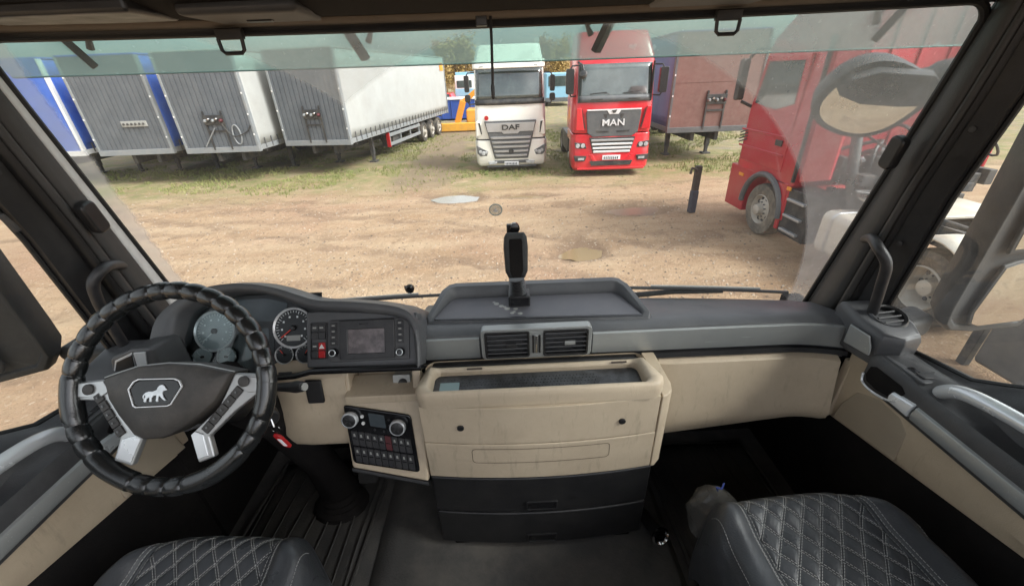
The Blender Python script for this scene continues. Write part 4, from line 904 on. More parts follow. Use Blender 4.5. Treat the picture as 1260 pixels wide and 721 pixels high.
# ================================================================== dashboard
db = thing('dashboard', 'dark grey truck dashboard with silver trim and beige lower half', 'dashboard', (0, 1.1, 2.0))
def dash_sec(x):
    yw = WS(x, 2.30)-.004; d = -.006*(x+.265)/1.3; e = .04*max(0, (abs(x-.0)-.85)/.2)**2
    return [(x, yw, 2.24), (x, yw, 2.285), (x, yw-.03, 2.303+d), (x, lerp(yw, 1.12, .6), 2.335+d), (x, 1.13-e, 2.356+d), (x, 1.075-e, 2.366+d), (x, 1.045-e, 2.366+d), (x, 1.027-e, 2.359+d), (x, 1.021-e, 2.345+d), (x, 1.03-e, 2.24+d), (x, 1.2, 2.2)]
b = B(); b.loft([dash_sec(lerp(-.30, 1.035, i/48)) for i in range(49)]); b.obj('dash_top', 'dash_plastic', db, sharp=30)
b = B(); b.loft([[(x, y, z-.03) for x, y, z in dash_sec(x_)] for x_ in [lerp(-1.10, -.30, i/20) for i in range(21)]]); b.obj('dash_top', 'dash_plastic', db, sharp=30)
def trimz(x): return 2.354-.004*(x+.265)/1.3
def ye(x): return 1.018-.04*max(0, (abs(x)-.85)/.2)**2
for x0, x1 in ((-.262, -.094), (.250, 1.028)):
    b = B(); n_ = 24
    b.loft([[(x, ye(x)+.012, trimz(x)), (x, ye(x)-.002, trimz(x)-.002), (x, ye(x)-.004, trimz(x)-.042), (x, ye(x)+.001, trimz(x)-.076), (x, ye(x)+.012, trimz(x)-.080)] for x in [lerp(x0, x1, i/n_) for i in range(n_+1)]])
    b.obj('trim_strip', 'silver_trim', db, .0015)
b = B(); b.loft([[(x, ye(x)+.03, trimz(x)-.083), (x, ye(x)-.006, trimz(x)-.083), (x, ye(x)-.010, trimz(x)-.098), (x, ye(x)+.03, trimz(x)-.114)] for x in [lerp(-.275, 1.03, i/30) for i in range(31)]])
b.obj('under_trim', 'black_plastic', db, sharp=30)
# glove compartment
def gl(x):
    q = max(0, (.50-x)/.08); q = min(1, q); e = .03*max(0, (x-.90)/.12)**2; q2 = max(0, (x-.46)/.55)
    return [(x, 1.05, 2.246), (x, 1.012-e, 2.246), (x, .996-e+.01*q, 2.236), (x, .982-e+.012*q, 2.15), (x, .968-e+.012*q, 2.06+.02*q2), (x, .962-e+.01*q, 2.02+.04*q2), (x, .968-e, 1.962+.068*q2), (x, .985-e, 1.942+.068*q2), (x, 1.04, 1.932+.068*q2), (x, 1.15, 1.937+.068*q2)]
b = B(); b.loft([gl(lerp(.462, 1.012, i/24)) for i in range(25)]); b.obj('glove_box', 'beige_plastic', db, sharp=40)
b = B(); b.loft([[(x, y, z) for x, y, z in gl(.46)] if False else [(x, y+dy, z) for _, y, z in gl(.5)] for x, dy in ((.395, .03), (.405, .006), (.430, -.004), (.452, -.001), (.460, .010))]); b.obj('side_column', 'beige_plastic', db, sharp=60)
# end pods with round vents
def pod(s, x0, y0):
    m_ = Matrix.Translation((x0, y0, 0)); b = B(); b.M = m_
    base = [(-.062, .085), (-.070, .0), (-.055, -.075), (-.01, -.098), (.045, -.085), (.07, -.03), (.072, .085)]
    if s < 0: base = [(-x, y) for x, y in base]
    b.loft([[(x*k, y*k, z+dz*y) for x, y in base] for k, z, dz in ((.96, 2.285, 0), (1, 2.295, 0), (1.03, 2.378, .12), (.97, 2.394, .12), (.88, 2.400, .12))])
    b.obj('end_pod', 'dash_plastic', db, .004)
    n_ = Vector((-s*.10, -.28, .95)).normalized(); c = Vector((x0+s*.010, y0-.006, 2.400))
    if s < 0: return
    v = B().lathe([(.046, -.012), (.046, .004), (.042, .009), (.036, .006), (.034, -.012)], c, n_, 28).obj('round_vent', 'black_plastic', db)
    u = n_.cross(Vector((0, 1, 0))).normalized(); w_ = n_.cross(u)
    lv = B()
    for k in (-1, 0, 1): B().bar(c+w_*k*.018-u*.031*(1-.2*abs(k)), c+w_*k*.018+u*.031*(1-.2*abs(k)), .004, .016, n_+w_*.7).obj('vent_blade', 'button_black', v)
    B().lathe([(.0345, -.010), (.001, -.010)], c, n_, 20).obj('vent_bottom', 'gloss_black', v)
pod(1, 1.072, .965); pod(-1, -1.085, .93)
B().prism([(.0, .004), (.078, .0), (.078, .062), (.018, .058), (.004, .03)], (1.008, .893, 2.315), (-.16, .98, 0), (0, 0, 1), (-.008, -.002, 0)).obj('end_trim', 'silver_trim', db, .003)
B().prism([(-1.085, 2.34), (-1.052, 2.432), (-.985, 2.458), (-.93, 2.46), (-.93, 2.34)], (0, .885, 0), (1, 0, 0), (0, 0, 1), (0, .10, -.02)).obj('side_pod', 'dash_plastic', db, .010)
B().prism([(-1.067, 2.376), (-1.037, 2.426), (-.982, 2.449), (-.996, 2.396)], (0, .8835, 0), (1, 0, 0), (0, 0, 1), (0, .003, 0)).obj('end_trim', 'satin_silver', db, .001)
B().prism([(-1.060, 2.380), (-1.034, 2.422), (-.984, 2.443), (-.997, 2.400)], (0, .8815, 0), (1, 0, 0), (0, 0, 1), (0, .003, 0)).obj('end_trim', 'black_plastic', db, .001)
B().prism([(-.977, 2.449), (-.946, 2.450), (-.959, 2.410), (-.988, 2.400)], (0, .881, 0), (1, 0, 0), (0, 0, 1), (0, .004, 0)).obj('end_trim', 'satin_silver', db, .001)
# small strip of beige under the right pod
B().prism([(1.035, 2.24), (1.10, 2.24), (1.10, 2.06), (1.025, 2.02)], (0, .955, 0), (1, 0, 0), (0, 0, 1), (0, .03, 0)).obj('side_filler', 'beige_plastic', db, .004)
# centre vents
vf = frame(rrect(-.088, 2.284, .244, 2.390, .014), rrect(-.076, 2.293, .232, 2.379, .006), (0, 1.000, 0), (1, 0, 0), (0, 0, 1), (0, .03, 0)).obj('vent_frame', 'silver_trim', db, .0025)
box('vent_divider', (.056, .999, 2.292), (.099, 1.012, 2.380), 'silver_trim', vf, .002)
for x0, x1 in ((-.076, .056), (.099, .232)):
    B().box((x0, 1.026, 2.292), (x1, 1.03, 2.380)).obj('vent_back', 'gloss_black', vf)
    frame(rrect(x0-.001, 2.290, x1+.001, 2.382, .006), rrect(x0+.005, 2.296, x1-.005, 2.376, .004), (0, .9965, 0), (1, 0, 0), (0, 0, 1), (0, .022, 0)).obj('vent_bezel', 'black_plastic', vf, .0015)
    for k in range(5):
        z = 2.304+k*.0162; B().bar((x0+.006, 1.004, z), (x1-.006, 1.004, z), .016, .0032, (0, .45, 1)).obj('louvre', 'black_plastic', vf)
    xm = (x0+x1)/2+.012; box('vent_tab', (xm-.016, .992, 2.330), (xm+.016, 1.0, 2.343), 'button_black' if x0 < 0 else 'silver_trim', vf, .002)
for x in (.068, .0775, .087):
    box('thumb_wheel', (x-.003, .993, 2.305), (x+.003, 1.0, 2.368), 'chrome' if x == .0775 else 'black_plastic', vf, .002)
# top tray
ty = thing('dash_tray', 'grey tray with raised rim on top of the dashboard', 'tray', (.09, 1.15, 2.36))
def tr_pt(pts): return pts
outer = [(-.262, 1.095), (.440, 1.065), (.452, 1.085), (.420, 1.240), (.395, 1.285), (.37, 1.297), (-.185, 1.305), (-.21, 1.292), (-.235, 1.25), (-.270, 1.115)]
inner = [(-.240, 1.107), (.418, 1.080), (.421, 1.09), (.385, 1.215), (.372, 1.233), (.36, 1.238), (-.175, 1.245), (-.19, 1.240), (-.202, 1.225), (-.243, 1.118)]
hz = [.012, .012, .020, .046, .050, .050, .050, .050, .048, .022]
b = B(); b.loft([[(x, y, 2.335) for x, y in outer], [(x*.996, y-.002, 2.352+h*.6) for (x, y), h in zip(outer, hz)], [(lerp(x, u, .25), lerp(y, v, .25), 2.356+h) for (x, y), (u, v), h in zip(outer, inner, hz)], [(lerp(x, u, .75), lerp(y, v, .75), 2.356+h) for (x, y), (u, v), h in zip(outer, inner, hz)], [(u, v, 2.366+h*.3) for (u, v), h in zip(inner, hz)], [(u, v, 2.362) for u, v in inner]], caps=False); b.obj('tray_rim', 'dash_plastic', ty, .003, sharp=50)
B().prism([(x*.998, y) for x, y in inner], (0, 0, 2.358), (1, 0, 0), (0, 1, 0), (0, 0, .010)).obj('tray_base', 'tray_mat', ty, .002)
B().tube([(-.238, 1.106, 2.369), (.10, 1.0905, 2.3715), (.418, 1.080, 2.369)], .0035, 6).obj('tray_lip', 'gloss_black', ty)
# smear of old glue on the tray
gs = B(); gl_ = random.Random(2)
for i in range(9):
    x = -.05+.012*i*gl_.uniform(.7, 1.2); y = 1.20-.010*i+gl_.uniform(-.006, .006)
    gs.lathe([(gl_.uniform(.005, .011), 0), (.002, .0012)], (x, y, 2.3682), (0, 0, 1), 9)
o = gs.obj('glue_smear', 'lcd_grey', ty)
# ---- terminal on its stalk
ph = thing('handset_holder', 'black upright terminal on a bellows stalk standing on the dash tray', 'terminal', (.036, 1.19, 2.366))
B().prism(rrect(.000, 1.168, .072, 1.225, .006), (0, 0, 2.366), (1, 0, 0), (0, 1, 0), (0, 0, .040)).obj('foot', 'black_plastic', ph, .004)
B().prism(rrect(.006, 2.374, .066, 2.398, .003), (0, 1.1665, 0), (1, 0, 0), (0, 0, 1), (0, .003, 0)).obj('foot_plate', 'gloss_black', ph)
pr = []
for k in range(7): pr += [(.027-.0008*k, .0085*k), (.0315-.001*k, .0085*k+.004)]
B().lathe(pr, (.032, 1.196, 2.404), (-.05, 0, 1), 20).obj('bellows', 'black_plastic', ph, sharp=60)
dev = [(-.026, 0), (.026, 0), (.036, .022), (.039, .10), (.036, .132), (.028, .146), (-.028, .146), (-.036, .132), (-.039, .10), (-.036, .022)]
O = Vector((.030, 1.182, 2.468)); V = Vector((0, .26, .966)); Nn = Vector((0, -.966, .26))
B().loft([[O+Vector((x*k, 0, 0))+V*(.073+(y-.073)*k)+Nn*h for x, y in dev] for k, h in ((.88, -.014), (1, -.006), (1, .004), (.86, .013), (.70, .0155))]).obj('case', 'mirror_housing', ph, .003)
B().loft([[O+Vector((x, 0, 0))+V*y+Nn*h for x, y in ((-.013, .003), (.013, .003), (.0215, .025), (.0215, .118), (.019, .128), (-.019, .128), (-.0215, .118), (-.0215, .025))] for h in (.012, .0166)]).obj('front_pad', 'carpet', ph, .002)
# ================================================================== instrument panel
ip = thing('instrument_panel', 'curved black instrument hood with dials, switches and a radio', 'instrument panel', (-.64, 1.0, 2.3))
O1 = Vector((0, .94, 2.354)); T1 = Vector((0, .5421, .8403)); N1 = Vector((0, -.8403, .5421)); UX = Vector((1, 0, 0))
def P1(x, s, off=0): return O1+UX*x+T1*s+N1*off
ro = [(-1.014, -.03), (-1.014, .005), (-1.012, .073), (-.992, .141), (-.936, .19), (-.867, .220), (-.798, .231), (-.721, .227), (-.651, .212), (-.588, .190), (-.537, .174), (-.449, .166), (-.353, .154), (-.290, .135), (-.263, .102), (-.252, .044), (-.253, -.03)]
ri = [(-.951, -.03), (-.951, .005), (-.945, .073), (-.929, .141), (-.895, .172), (-.850, .190), (-.785, .203), (-.715, .200), (-.651, .184), (-.600, .162), (-.540, .142), (-.449, .134), (-.353, .121), (-.300, .106), (-.277, .080), (-.270, .040), (-.266, -.03)]
ro = [tuple(p) for p in catmull([(x, s, 0) for x, s in ro], 5)]; ri = [tuple(p) for p in catmull([(x, s, 0) for x, s in ri], 5)]
b = B(); SE = []
for (x, s, _), (u, v, _) in zip(ro, ri):
    a = P1(x, s, .018); q = P1(u, v, .018)
    fx = x+(-.03 if x < -.9 else .0); fr_ = Vector((max(-1.09, min(-.245, lerp(x, -.64, .06))), min(WS(x, 2.3)-.01, 1.26), 2.30+.03*max(0, s/.23)))
    mid = P1(x, s, -.03)+Vector((0, .02, -.004))
    SE.append([fr_, mid.lerp(fr_, .45)+Vector((0, 0, .008)), mid, P1(x, s, .004), a.lerp(q, .12)+N1*.006, a.lerp(q, .5)+N1*.009, a.lerp(q, .85)+N1*.004, q-N1*.004, P1(u, v, -.055)])
b.loft(SE, closed=False, caps=False); b.obj('hood', 'dash_plastic', ip, sharp=60)
# cluster back plate, centre display
B().prism([(-.96, -.04), (-.56, -.04), (-.56, .20), (-.96, .20)], P1(0, 0, -.056), UX, T1, N1*.004).obj('cluster_plate', 'dial_black', ip)
B().prism(rrect(-.805, .005, -.700, .120, .004), P1(0, 0, -.052), UX, T1, N1*.002).obj('display', 'dial_black', ip)
B().prism([(-.812, .124), (-.70, .119), (-.665, .150), (-.66, .172), (-.72, .188), (-.80, .188), (-.845, .170)], P1(0, 0, -.0525), UX, T1, N1*.003).obj('display', 'lcd_blue', ip)
B().prism(rrect(-.785, .015, -.715, .10, .003), P1(0, 0, -.050), UX, T1, N1*.001).obj('display', 'lcd_blue', ip)
def gauge(x, s, r, face, big, needle_a):
    c = P1(x, s, -.050)
    g_ = B().lathe([(r, 0), (r, .004), (r*.99, .005)], c, N1, 36).obj('dial', face, ip)
    B().lathe([(r*1.0, .003), (r*1.07, .0075), (r*1.03, .010), (r*.955, .007), (r*.95, .003)], c, N1, 40, caps=False).obj('dial_ring', 'letter_silver' if big else 'satin_silver', g_)
    tk = B(); n_ = 29 if big else 7
    for k in range(n_):
        a = R(225-270*k/(n_-1)) if big else R(160-140*k/(n_-1)); d = UX*math.cos(a)+T1*math.sin(a); L_ = .16 if k % 4 == 0 and big else .10
        tk.bar(c+d*r*(.90-L_)+N1*.0055, c+d*r*.90+N1*.0055, r*.025, .001, N1)
    if big:
        for k in range(8):
            a = R(225-270*k/7); d = UX*math.cos(a)+T1*math.sin(a); p = c+d*r*.60+N1*.0055; tk.bar(p-T1*r*.05, p+T1*r*.05, r*.09, .001, N1)
    kind(tk.obj('dial_mark', 'dial_white', g_), 'stuff')
    d = UX*math.cos(needle_a)+T1*math.sin(needle_a)
    B().bar(c-d*r*.1+N1*.008, c+d*r*(.78 if big else .7)+N1*.008, r*.05, .002, N1).obj('needle', 'red_needle' if face == 'dial_black' else 'dial_white', g_)
    B().lathe([(r*.14, .005), (r*.14, .012), (r*.10, .014)], c, N1, 16).obj('needle_hub', 'black_plastic', g_)
    if big and face == 'dial_black': B().prism(rrect(-.020, -.038, .020, -.022, .002), c+N1*.0052, UX, T1, N1*.0012).obj('odometer', 'lcd_grey', g_)
mat('dial_film_glare', (.36, .40, .41), .3, var=.12, vscale=12)  # film reflection on the left dials put into their pale face colour
gauge(-.872, .098, .057, 'dial_film_glare', True, R(222)); gauge(-.640, .097, .057, 'dial_black', True, R(218))
gauge(-.906, .024, .026, 'dial_film_glare', False, R(140)); gauge(-.836, .022, .026, 'dial_film_glare', False, R(40)); gauge(-.667, .019, .026, 'dial_black', False, R(130)); gauge(-.606, .018, .026, 'dial_black', False, R(60))
# thin film still stuck over part of the cluster
flm = glass_mat('film', (.92, .96, .96))
B().prism([(-.95, -.005), (-.775, -.02), (-.71, .04), (-.80, .19), (-.92, .165), (-.95, .1)], P1(0, 0, -.028), UX, T1, N1*.0004).obj('protective_film', 'film', ip)
# switch and radio panel
B().prism([(-.580, -.020), (-.262, -.028), (-.262, .125), (-.40, .132), (-.54, .142), (-.582, .14)], P1(0, 0, -.056), UX, T1, N1*.056).obj('switch_panel', 'dash_plastic', ip, .006)
for r_, (sa, sb) in enumerate(((.082, .104), (.060, .081), (.030, .052), (.008, .029))):
    for c_ in range(2):
        red = c_ == 1 and r_ >= 2
        k = B().prism(rrect(-.563+c_*.0195, sa, -.5445+c_*.0195, sb-.001, .002), P1(0, 0, 0), UX, T1, N1*(.006+.001*(r_ % 2))).obj('switch', 'red_plastic' if red else 'button_black', ip, .0015)
        if red and r_ == 2: B().prism([(-.0075, -.006), (.0075, -.006), (0, .007)], P1(-.534, .040, .0062), UX, T1, N1*.0012).obj('hazard_mark', 'white_print', k)
        elif not red: B().bar(P1(-.559+c_*.0195, (sa+sb)/2, .0064), P1(-.549+c_*.0195, (sa+sb)/2, .0064), .004, .001, N1).obj('symbol', 'lcd_grey', k)
frame(rrect(-.567, .004, -.520, .108, .004), rrect(-.5645, .0065, -.5225, .1055, .003), P1(0, 0, 0), UX, T1, N1*.004).obj('switch_bezel', 'black_plastic', ip)
rad = B().prism(rrect(-.512, -.006, -.286, .112, .006), P1(0, 0, 0), UX, T1, N1*.007).obj('radio', 'door_plastic', ip, .003)
frame(rrect(-.482, .000, -.326, .110, .005), rrect(-.458, .016, -.355, .084, .002), P1(0, 0, .006), UX, T1, N1*.007).obj('screen_bezel', 'button_black', rad, .004)
B().prism(rrect(-.459, .015, -.354, .085, .002), P1(0, 0, .0075), UX, T1, N1*.0012).obj('screen', 'screen', rad)
B().prism(rrect(-.425, .096, -.400, .1, .001), P1(0, 0, .0128), UX, T1, N1*.0006).obj('slot_mark', 'gloss_black', rad)
for xa in (-.508, -.320):
    for k in range(4):
        s_ = .090-.0165*k; kk = B().prism(rrect(xa, s_, xa+.018, s_+.0145, .002), P1(0, 0, .007), UX, T1, N1*.004).obj('radio_button', 'button_black', rad, .0015)
        B().bar(P1(xa+.005, s_+.007, .0113), P1(xa+.013, s_+.007, .0113), .003, .0008, N1).obj('button_mark', 'lcd_grey', rad)
for x, s_ in ((-.498, .021), (-.311, .015)):
    kn = B().lathe([(.0125, 0), (.0125, .008), (.0105, .016), (.009, .0165)], P1(x, s_, .007), N1, 24).obj('knob', 'gloss_black', rad); B().lathe([(.0105, .0155), (.0088, .0175), (.0062, .0155)], P1(x, s_, .007), N1, 20, caps=False).obj('knob_ring', 'satin_silver', kn.parent)
# ledge under the panel
b = B(); b.loft([[P1(x, -.018-.012*t, .022), P1(x, -.026-.012*t, .028), P1(x, -.034-.012*t, .022), P1(x, -.034-.012*t, -.05), P1(x, -.018-.012*t, -.05)] for x, t in ((-1.0, 1.6), (-.66, 1.2), (-.60, 1), (-.56, .2), (-.252, .4))]); b.obj('ledge', 'gloss_black', ip, .002)
for x in (-.655, -.630, -.612): B().prism(rrect(x-.009, -.030, x+.009, -.024, .002), P1(0, 0, .033), UX, T1, N1*.004).obj('ledge_button', 'button_black', ip)
# cowl left of the cluster
b = B(); b.loft([[(-1.03, .96, 2.25), (-1.01, .90, 2.27), (-.93, .865, 2.28), (-.90, .90, 2.285), (-.96, .96, 2.30)], [(-1.04, .97, 2.16), (-1.02, .89, 2.18), (-.93, .85, 2.19), (-.86, .89, 2.19), (-.90, 1.0, 2.19)]]); b.obj('side_cowl', 'dash_plastic', ip, .008)
# ================================================================== knee panel under the cluster
kp = thing('knee_panel', 'beige panel under the dials with one black switch', 'panel', (-.6, .95, 2.2))
b = B(); KS = []
for x in (-.70, -.67, -.62, -.55, -.50, -.478):
    e = .03 if x < -.69 else .006 if x < -.65 else 0
    KS.append([(x, 1.02, 2.335), (x, .945+e, 2.318), (x, .918+e, 2.295), (x, .905+e, 2.25), (x, .892+e, 2.18), (x, .882+e, 2.10), (x, .895+e, 2.072), (x, .95, 2.068), (x, 1.05, 2.10)])
b.loft(KS); b.obj('panel', 'beige_plastic', kp, sharp=45)
B().prism(rrect(-.588, -.035, -.540, .035, .005), (0, .909, 2.273), (1, 0, 0), (0, .2, 1), (0, -.010, 0)).obj('switch_frame', 'black_plastic', kp, .004)
# ================================================================== centre console
cc = thing('centre_console', 'beige centre console with tray, climate controls and two black drawers', 'console', (.07, .85, 1.6))
def cy(x): return .800+.022*((x-.075)/.33)**2
def face_panel(name, x0, x1, z0, z1, m, parent, t=.03, n=14, bevel=.004, yo=0):
    b = B(); b.loft([[(x, cy(x)+yo, z0), (x, cy(x)+yo, z1), (x, cy(x)+yo+t, z1), (x, cy(x)+yo+t, z0)] for x in [lerp(x0, x1, i/n) for i in range(n+1)]]); return b.obj(name, m, parent, bevel, 3)
face_panel('face_panel', -.255, .400, 2.1405, 2.2725, 'beige_plastic', cc, bevel=.0015)
fp = face_panel('face_panel', -.257, .402, 1.997, 2.1355, 'beige_plastic', cc, bevel=.0025)
# ashtray-like flap outline on the lower panel
def seamp(x0, z0, x1, z1, r):
    p = rrect(x0, z0, x1, z1, r); o_ = []
    for i, a in enumerate(p):
        c = p[(i+1) % len(p)]; n_ = 16 if abs(a[0]-c[0]) > .1 else 1
        for k in range(n_): o_.append((lerp(a[0], c[0], k/n_), lerp(a[1], c[1], k/n_)))
    return o_
fo_ = seamp(-.124, 2.064, .270, 2.121, .012); fi_ = seamp(-.1225, 2.0655, .2685, 2.1195, .011)
b = B(); b.loft([[(x, cy(x)-.0016, z) for x, z in fo_], [(x, cy(x)-.0016, z) for x, z in fi_]], caps=False); b.obj('flap_seam', 'post_brown', fp)
for x, z in ((-.147, 2.203), (.297, 2.200)): B().lathe([(.0095, 0), (.0095, .004), (.007, .005)], (x, cy(x)-.0005, z), (0, -1, 0), 16).obj('screw_cap', 'black_plastic', fp)
# rounded rim of the open tray, one moulding
RO = rrect(-.260, -.008, .407, .215, .034, 6); RI = rrect(-.222, .012, .364, .138, .022, 6)
def rimz(y): return 2.326-.09*max(0, y-.03)-.95*max(0, y-.138)
def ring(pts, k, dz, cl):
    o_ = []
    for (x, y), (u_, v_) in zip(RO, RI):
        px, py = lerp(x, u_, k), lerp(y, v_, k); yy = .800+py+(.022*((px-.075)/.33)**2 if py < .06 else 0); o_.append((px, yy, rimz(py)+dz if dz > -.049 else 2.2745))
    return o_
b = B(); b.loft([ring(RO, 0.0, -.05, 0), ring(RO, -.04, -.038, 0), ring(RO, -.05, -.020, 0), ring(RO, .02, -.007, 0), ring(RO, .18, -.001, 0), ring(RO, .45, .0005, 0), ring(RO, .72, -.001, 0), ring(RO, .90, -.007, 0), ring(RO, 1.0, -.018, 0), ring(RO, 1.0, -.05, 0)], caps=False); b.obj('tray_rim', 'beige_plastic', cc, sharp=70)
box('tray_back', (-.22, .937, 2.262), (.357, .950, 2.296), 'beige_plastic', cc, .006)
for x in (-.13, .29): box('slot', (x, .9345, 2.300), (x+.045, .939, 2.304), 'post_brown', cc, .001)
# rubber grip mat: studs
gm = B().box((-.226, .812, 2.2735), (.366, .938, 2.280)).obj('grip_mat', 'grip_mat', cc, .003)
sb = B()
for j in range(7):
    for i in range(44):
        x = -.185+i*.0098+(.0049 if j % 2 else 0); sb.lathe([(.0028, 0), (.0018, .0024)], (x, .842+j*.0125, 2.279), (0, 0, 1), 5)
kind(sb.obj('stud', 'grip_mat', gm, smooth=False), 'stuff')
box('shiny_card', (-.205, .825, 2.280), (-.15, .905, 2.2815), 'film_plastic', cc, .001)
# core and right flank
B().box((-.25, .835, 1.66), (.395, 1.25, 2.262)).obj('console_core', 'door_plastic', cc)
b = B(); b.loft([[(.4045, .822, z), (.418, .826, z), (.438, .845, z), (.446, .875, z), (.446, 1.02, z), (.4045, 1.02, z)] for z in (1.99, 2.00, 2.24, 2.270)]); b.obj('flank', 'beige_plastic', cc, .004)
for z0, z1 in ((1.834, 1.992), (1.668, 1.826)):
    dz = face_panel('drawer', -.258, .410, z0, z1, 'black_plastic', cc, t=.05, bevel=.006)
    hz_ = z0+.012
    frame(rrect(.026, hz_, .124, hz_+.040, .004), rrect(.031, hz_+.004, .119, hz_+.036, .003), (0, .8005, 0), (1, 0, 0), (0, 0, 1), (0, -.004, 0)).obj('handle_rim', 'black_plastic', dz, .001)
    box('handle_recess', (.031, .7985, hz_+.004), (.119, .8015, hz_+.034), 'gloss_black', dz, 0)
box('plinth', (-.22, .83, 1.600), (.38, 1.2, 1.668), 'carpet', cc, .005)
# ---- climate block
O3 = Vector((0, .82, 2.02)); T3 = Vector((0, .358, .934)); N3 = Vector((0, -.934, .358))
def P3(x, s, off=0): return O3+UX*x+T3*s+N3*off
cb = B(); cb.prism([(-.485, .022), (-.262, -.034), (-.262, .224), (-.496, .232)], P3(0, 0, -.05), UX, T3, N3*.05); cb.obj('climate_panel', 'beige_plastic', cc, .008, 3)
# cubby above: floor, back, rim
box('cubby_floor', (-.478, .885, 2.235), (-.268, .985, 2.262), 'beige_plastic', cc, .004)
frame([(x, s) for x, s in rrect(-.492, .234, -.264, .330, .018)], rrect(-.470, .251, -.288, .322, .012), P3(0, 0, -.03), UX, T3, N3*.03).obj('cubby_rim', 'beige_plastic', cc, .007, 3)
B().prism(rrect(-.472, .245, -.286, .325, .01), P3(0, 0, -.095), UX, T3, N3*.01).obj('cubby_back', 'beige_plastic', cc)
B().prism(rrect(-.352, .252, -.300, .292, .004), P3(0, 0, -.07), UX, T3, N3*.045).obj('socket_block', 'lcd_grey', cc, .003)
B().lathe([(.013, 0), (.013, .004), (.009, .002)], P3(-.322, .268, -.026), N3, 16).obj('socket', 'black_plastic', cc)
for x in (-.447, -.432): B().lathe([(.008, 0), (.010, .012), (.006, .03), (.004, .034)], P3(x, .265, -.06), N3, 12).obj('plug', 'rim_paint', cc)
# control unit: skewed black panel
uo = P3(-.475, .045); uu = Vector(P3(-.286, .005)-P3(-.475, .045)); vv = Vector(P3(-.489, .217)-P3(-.475, .045))
def U3(a, b_, off=0): return uo+uu*a+vv*b_+N3*off
def uprism(pts, off, d): return B().loft([[U3(a, b_, off) for a, b_ in pts], [U3(a, b_, off+d) for a, b_ in pts]])
cu = uprism(rrect(-.01, -.02, 1.01, 1.02, .06), 0, .008).obj('control_unit', 'gloss_black', cc, .004)
uprism(rrect(.36, .72, .60, .95, .02), .008, .001).obj('control_display', 'lcd_blue', cu)
for a, b_ in ((.09, .81), (.80, .80)):
    c = U3(a, b_, .006); kn = B().lathe([(.023, 0), (.023, .012), (.020, .021), (.0185, .022)], c, N3, 28).obj('knob', 'black_plastic', cu)
    B().lathe([(.0235, .010), (.0225, .0205), (.019, .0235), (.0178, .0205)], c, N3, 28, caps=False).obj('knob_ring', 'satin_silver', kn.parent)
    sp_ = B()
    for k in range(5):
        t = 2*PI*k/5; d = UX*math.cos(t)+T3*math.sin(t); sp_.bar(c+d*.005+N3*.0225, c+d*.015+N3*.0225, .0035, .0015, N3)
    kind(sp_.obj('knob_mark', 'button_black', cu), 'stuff')
for a, b_ in ((.26, .87), (.26, .75)): B().lathe([(.0055, 0), (.005, .003)], U3(a, b_, .008), N3, 12).obj('round_button', 'white_print', cu)
for a, b_ in ((.42, .66), (.56, .66), (.66, .88), (.66, .78)): B().lathe([(.0035, 0), (.003, .002)], U3(a, b_, .008), N3, 8).obj('round_button', 'button_black', cu)
for row, (b0, b1) in enumerate(((.335, .59), (.03, .30))):
    for k in range(9):
        a0 = .055+k*.1005; red = row == 0 and k == 5
        bt = uprism(rrect(a0, b0, a0+.092, b1, .012), .007, .006).obj('rocker_switch', 'dark_red' if red else 'button_black', cu, .0012)
        if not (row == 0 and k == 5): uprism([(a0+.03, b1-.09), (a0+.062, b1-.09), (a0+.055, b1-.04), (a0+.035, b1-.045)], .013, .0006).obj('symbol', 'lcd_grey', cu)
        uprism([(a0+.012, (b0+b1)/2-.008), (a0+.080, (b0+b1)/2-.008), (a0+.080, (b0+b1)/2+.004), (a0+.012, (b0+b1)/2+.004)], .013, .0006).obj('switch_seam', 'gloss_black', cu)
b = B(); b.loft([[P3(x, s_, .0), P3(x, s_-.012, .002), P3(x, s_-.025, -.02), P3(x, s_-.02, -.06)] for x, s_ in ((-.486, .024), (-.262, -.033))]); b.obj('under_edge', 'black_plastic', cc, .003)
# ================================================================== steering wheel
WC = Vector((-.765, .722, 2.462)); WT = R(58); WN = Vector((0, -math.sin(WT), math.cos(WT))); WB = WN.cross(UX)
def W(u, v, off=0): return WC+UX*u+WB*v+WN*off
sw = thing('steering_wheel', 'black steering wheel wrapped in leather with a grey hub', 'steering wheel', tuple(W(0, 0, -.06)))
RR = .2165; NP, NQ = 864, 20
def smooth_zone(d):
    z = 0
    for a, w_ in ((184, 13), (-8, 11), (238, 13), (300, 15)):
        q = abs((d-a+180) % 360-180); z = max(z, min(1, max(0, (w_-q)/2.5)))
    return z
secs = []
for i in range(NP):
    d = 360*i/NP; row = []; zn = smooth_zone(d)
    for k in range(NQ):
        th = 2*PI*k/NQ
        ph_ = d/10.0+.06*math.cos(th)+.04*noise.noise((d*.15, 0, 1)); s_ = ph_ % 1.0
        seg = .0168+.0038*(math.sin(PI*s_)**.42)
        r_ = lerp(seg, .0208+.0007*noise.noise((d*.09, math.cos(th)*1.5, math.sin(th)*1.5)), zn)
        a = R(d); rad_ = RR+r_*math.cos(th); row.append(W(rad_*math.cos(a), rad_*math.sin(a), r_*math.sin(th)))
    secs.append(row)
B().loft(secs, loop=True).obj('rim', 'leather', sw, sharp=60)
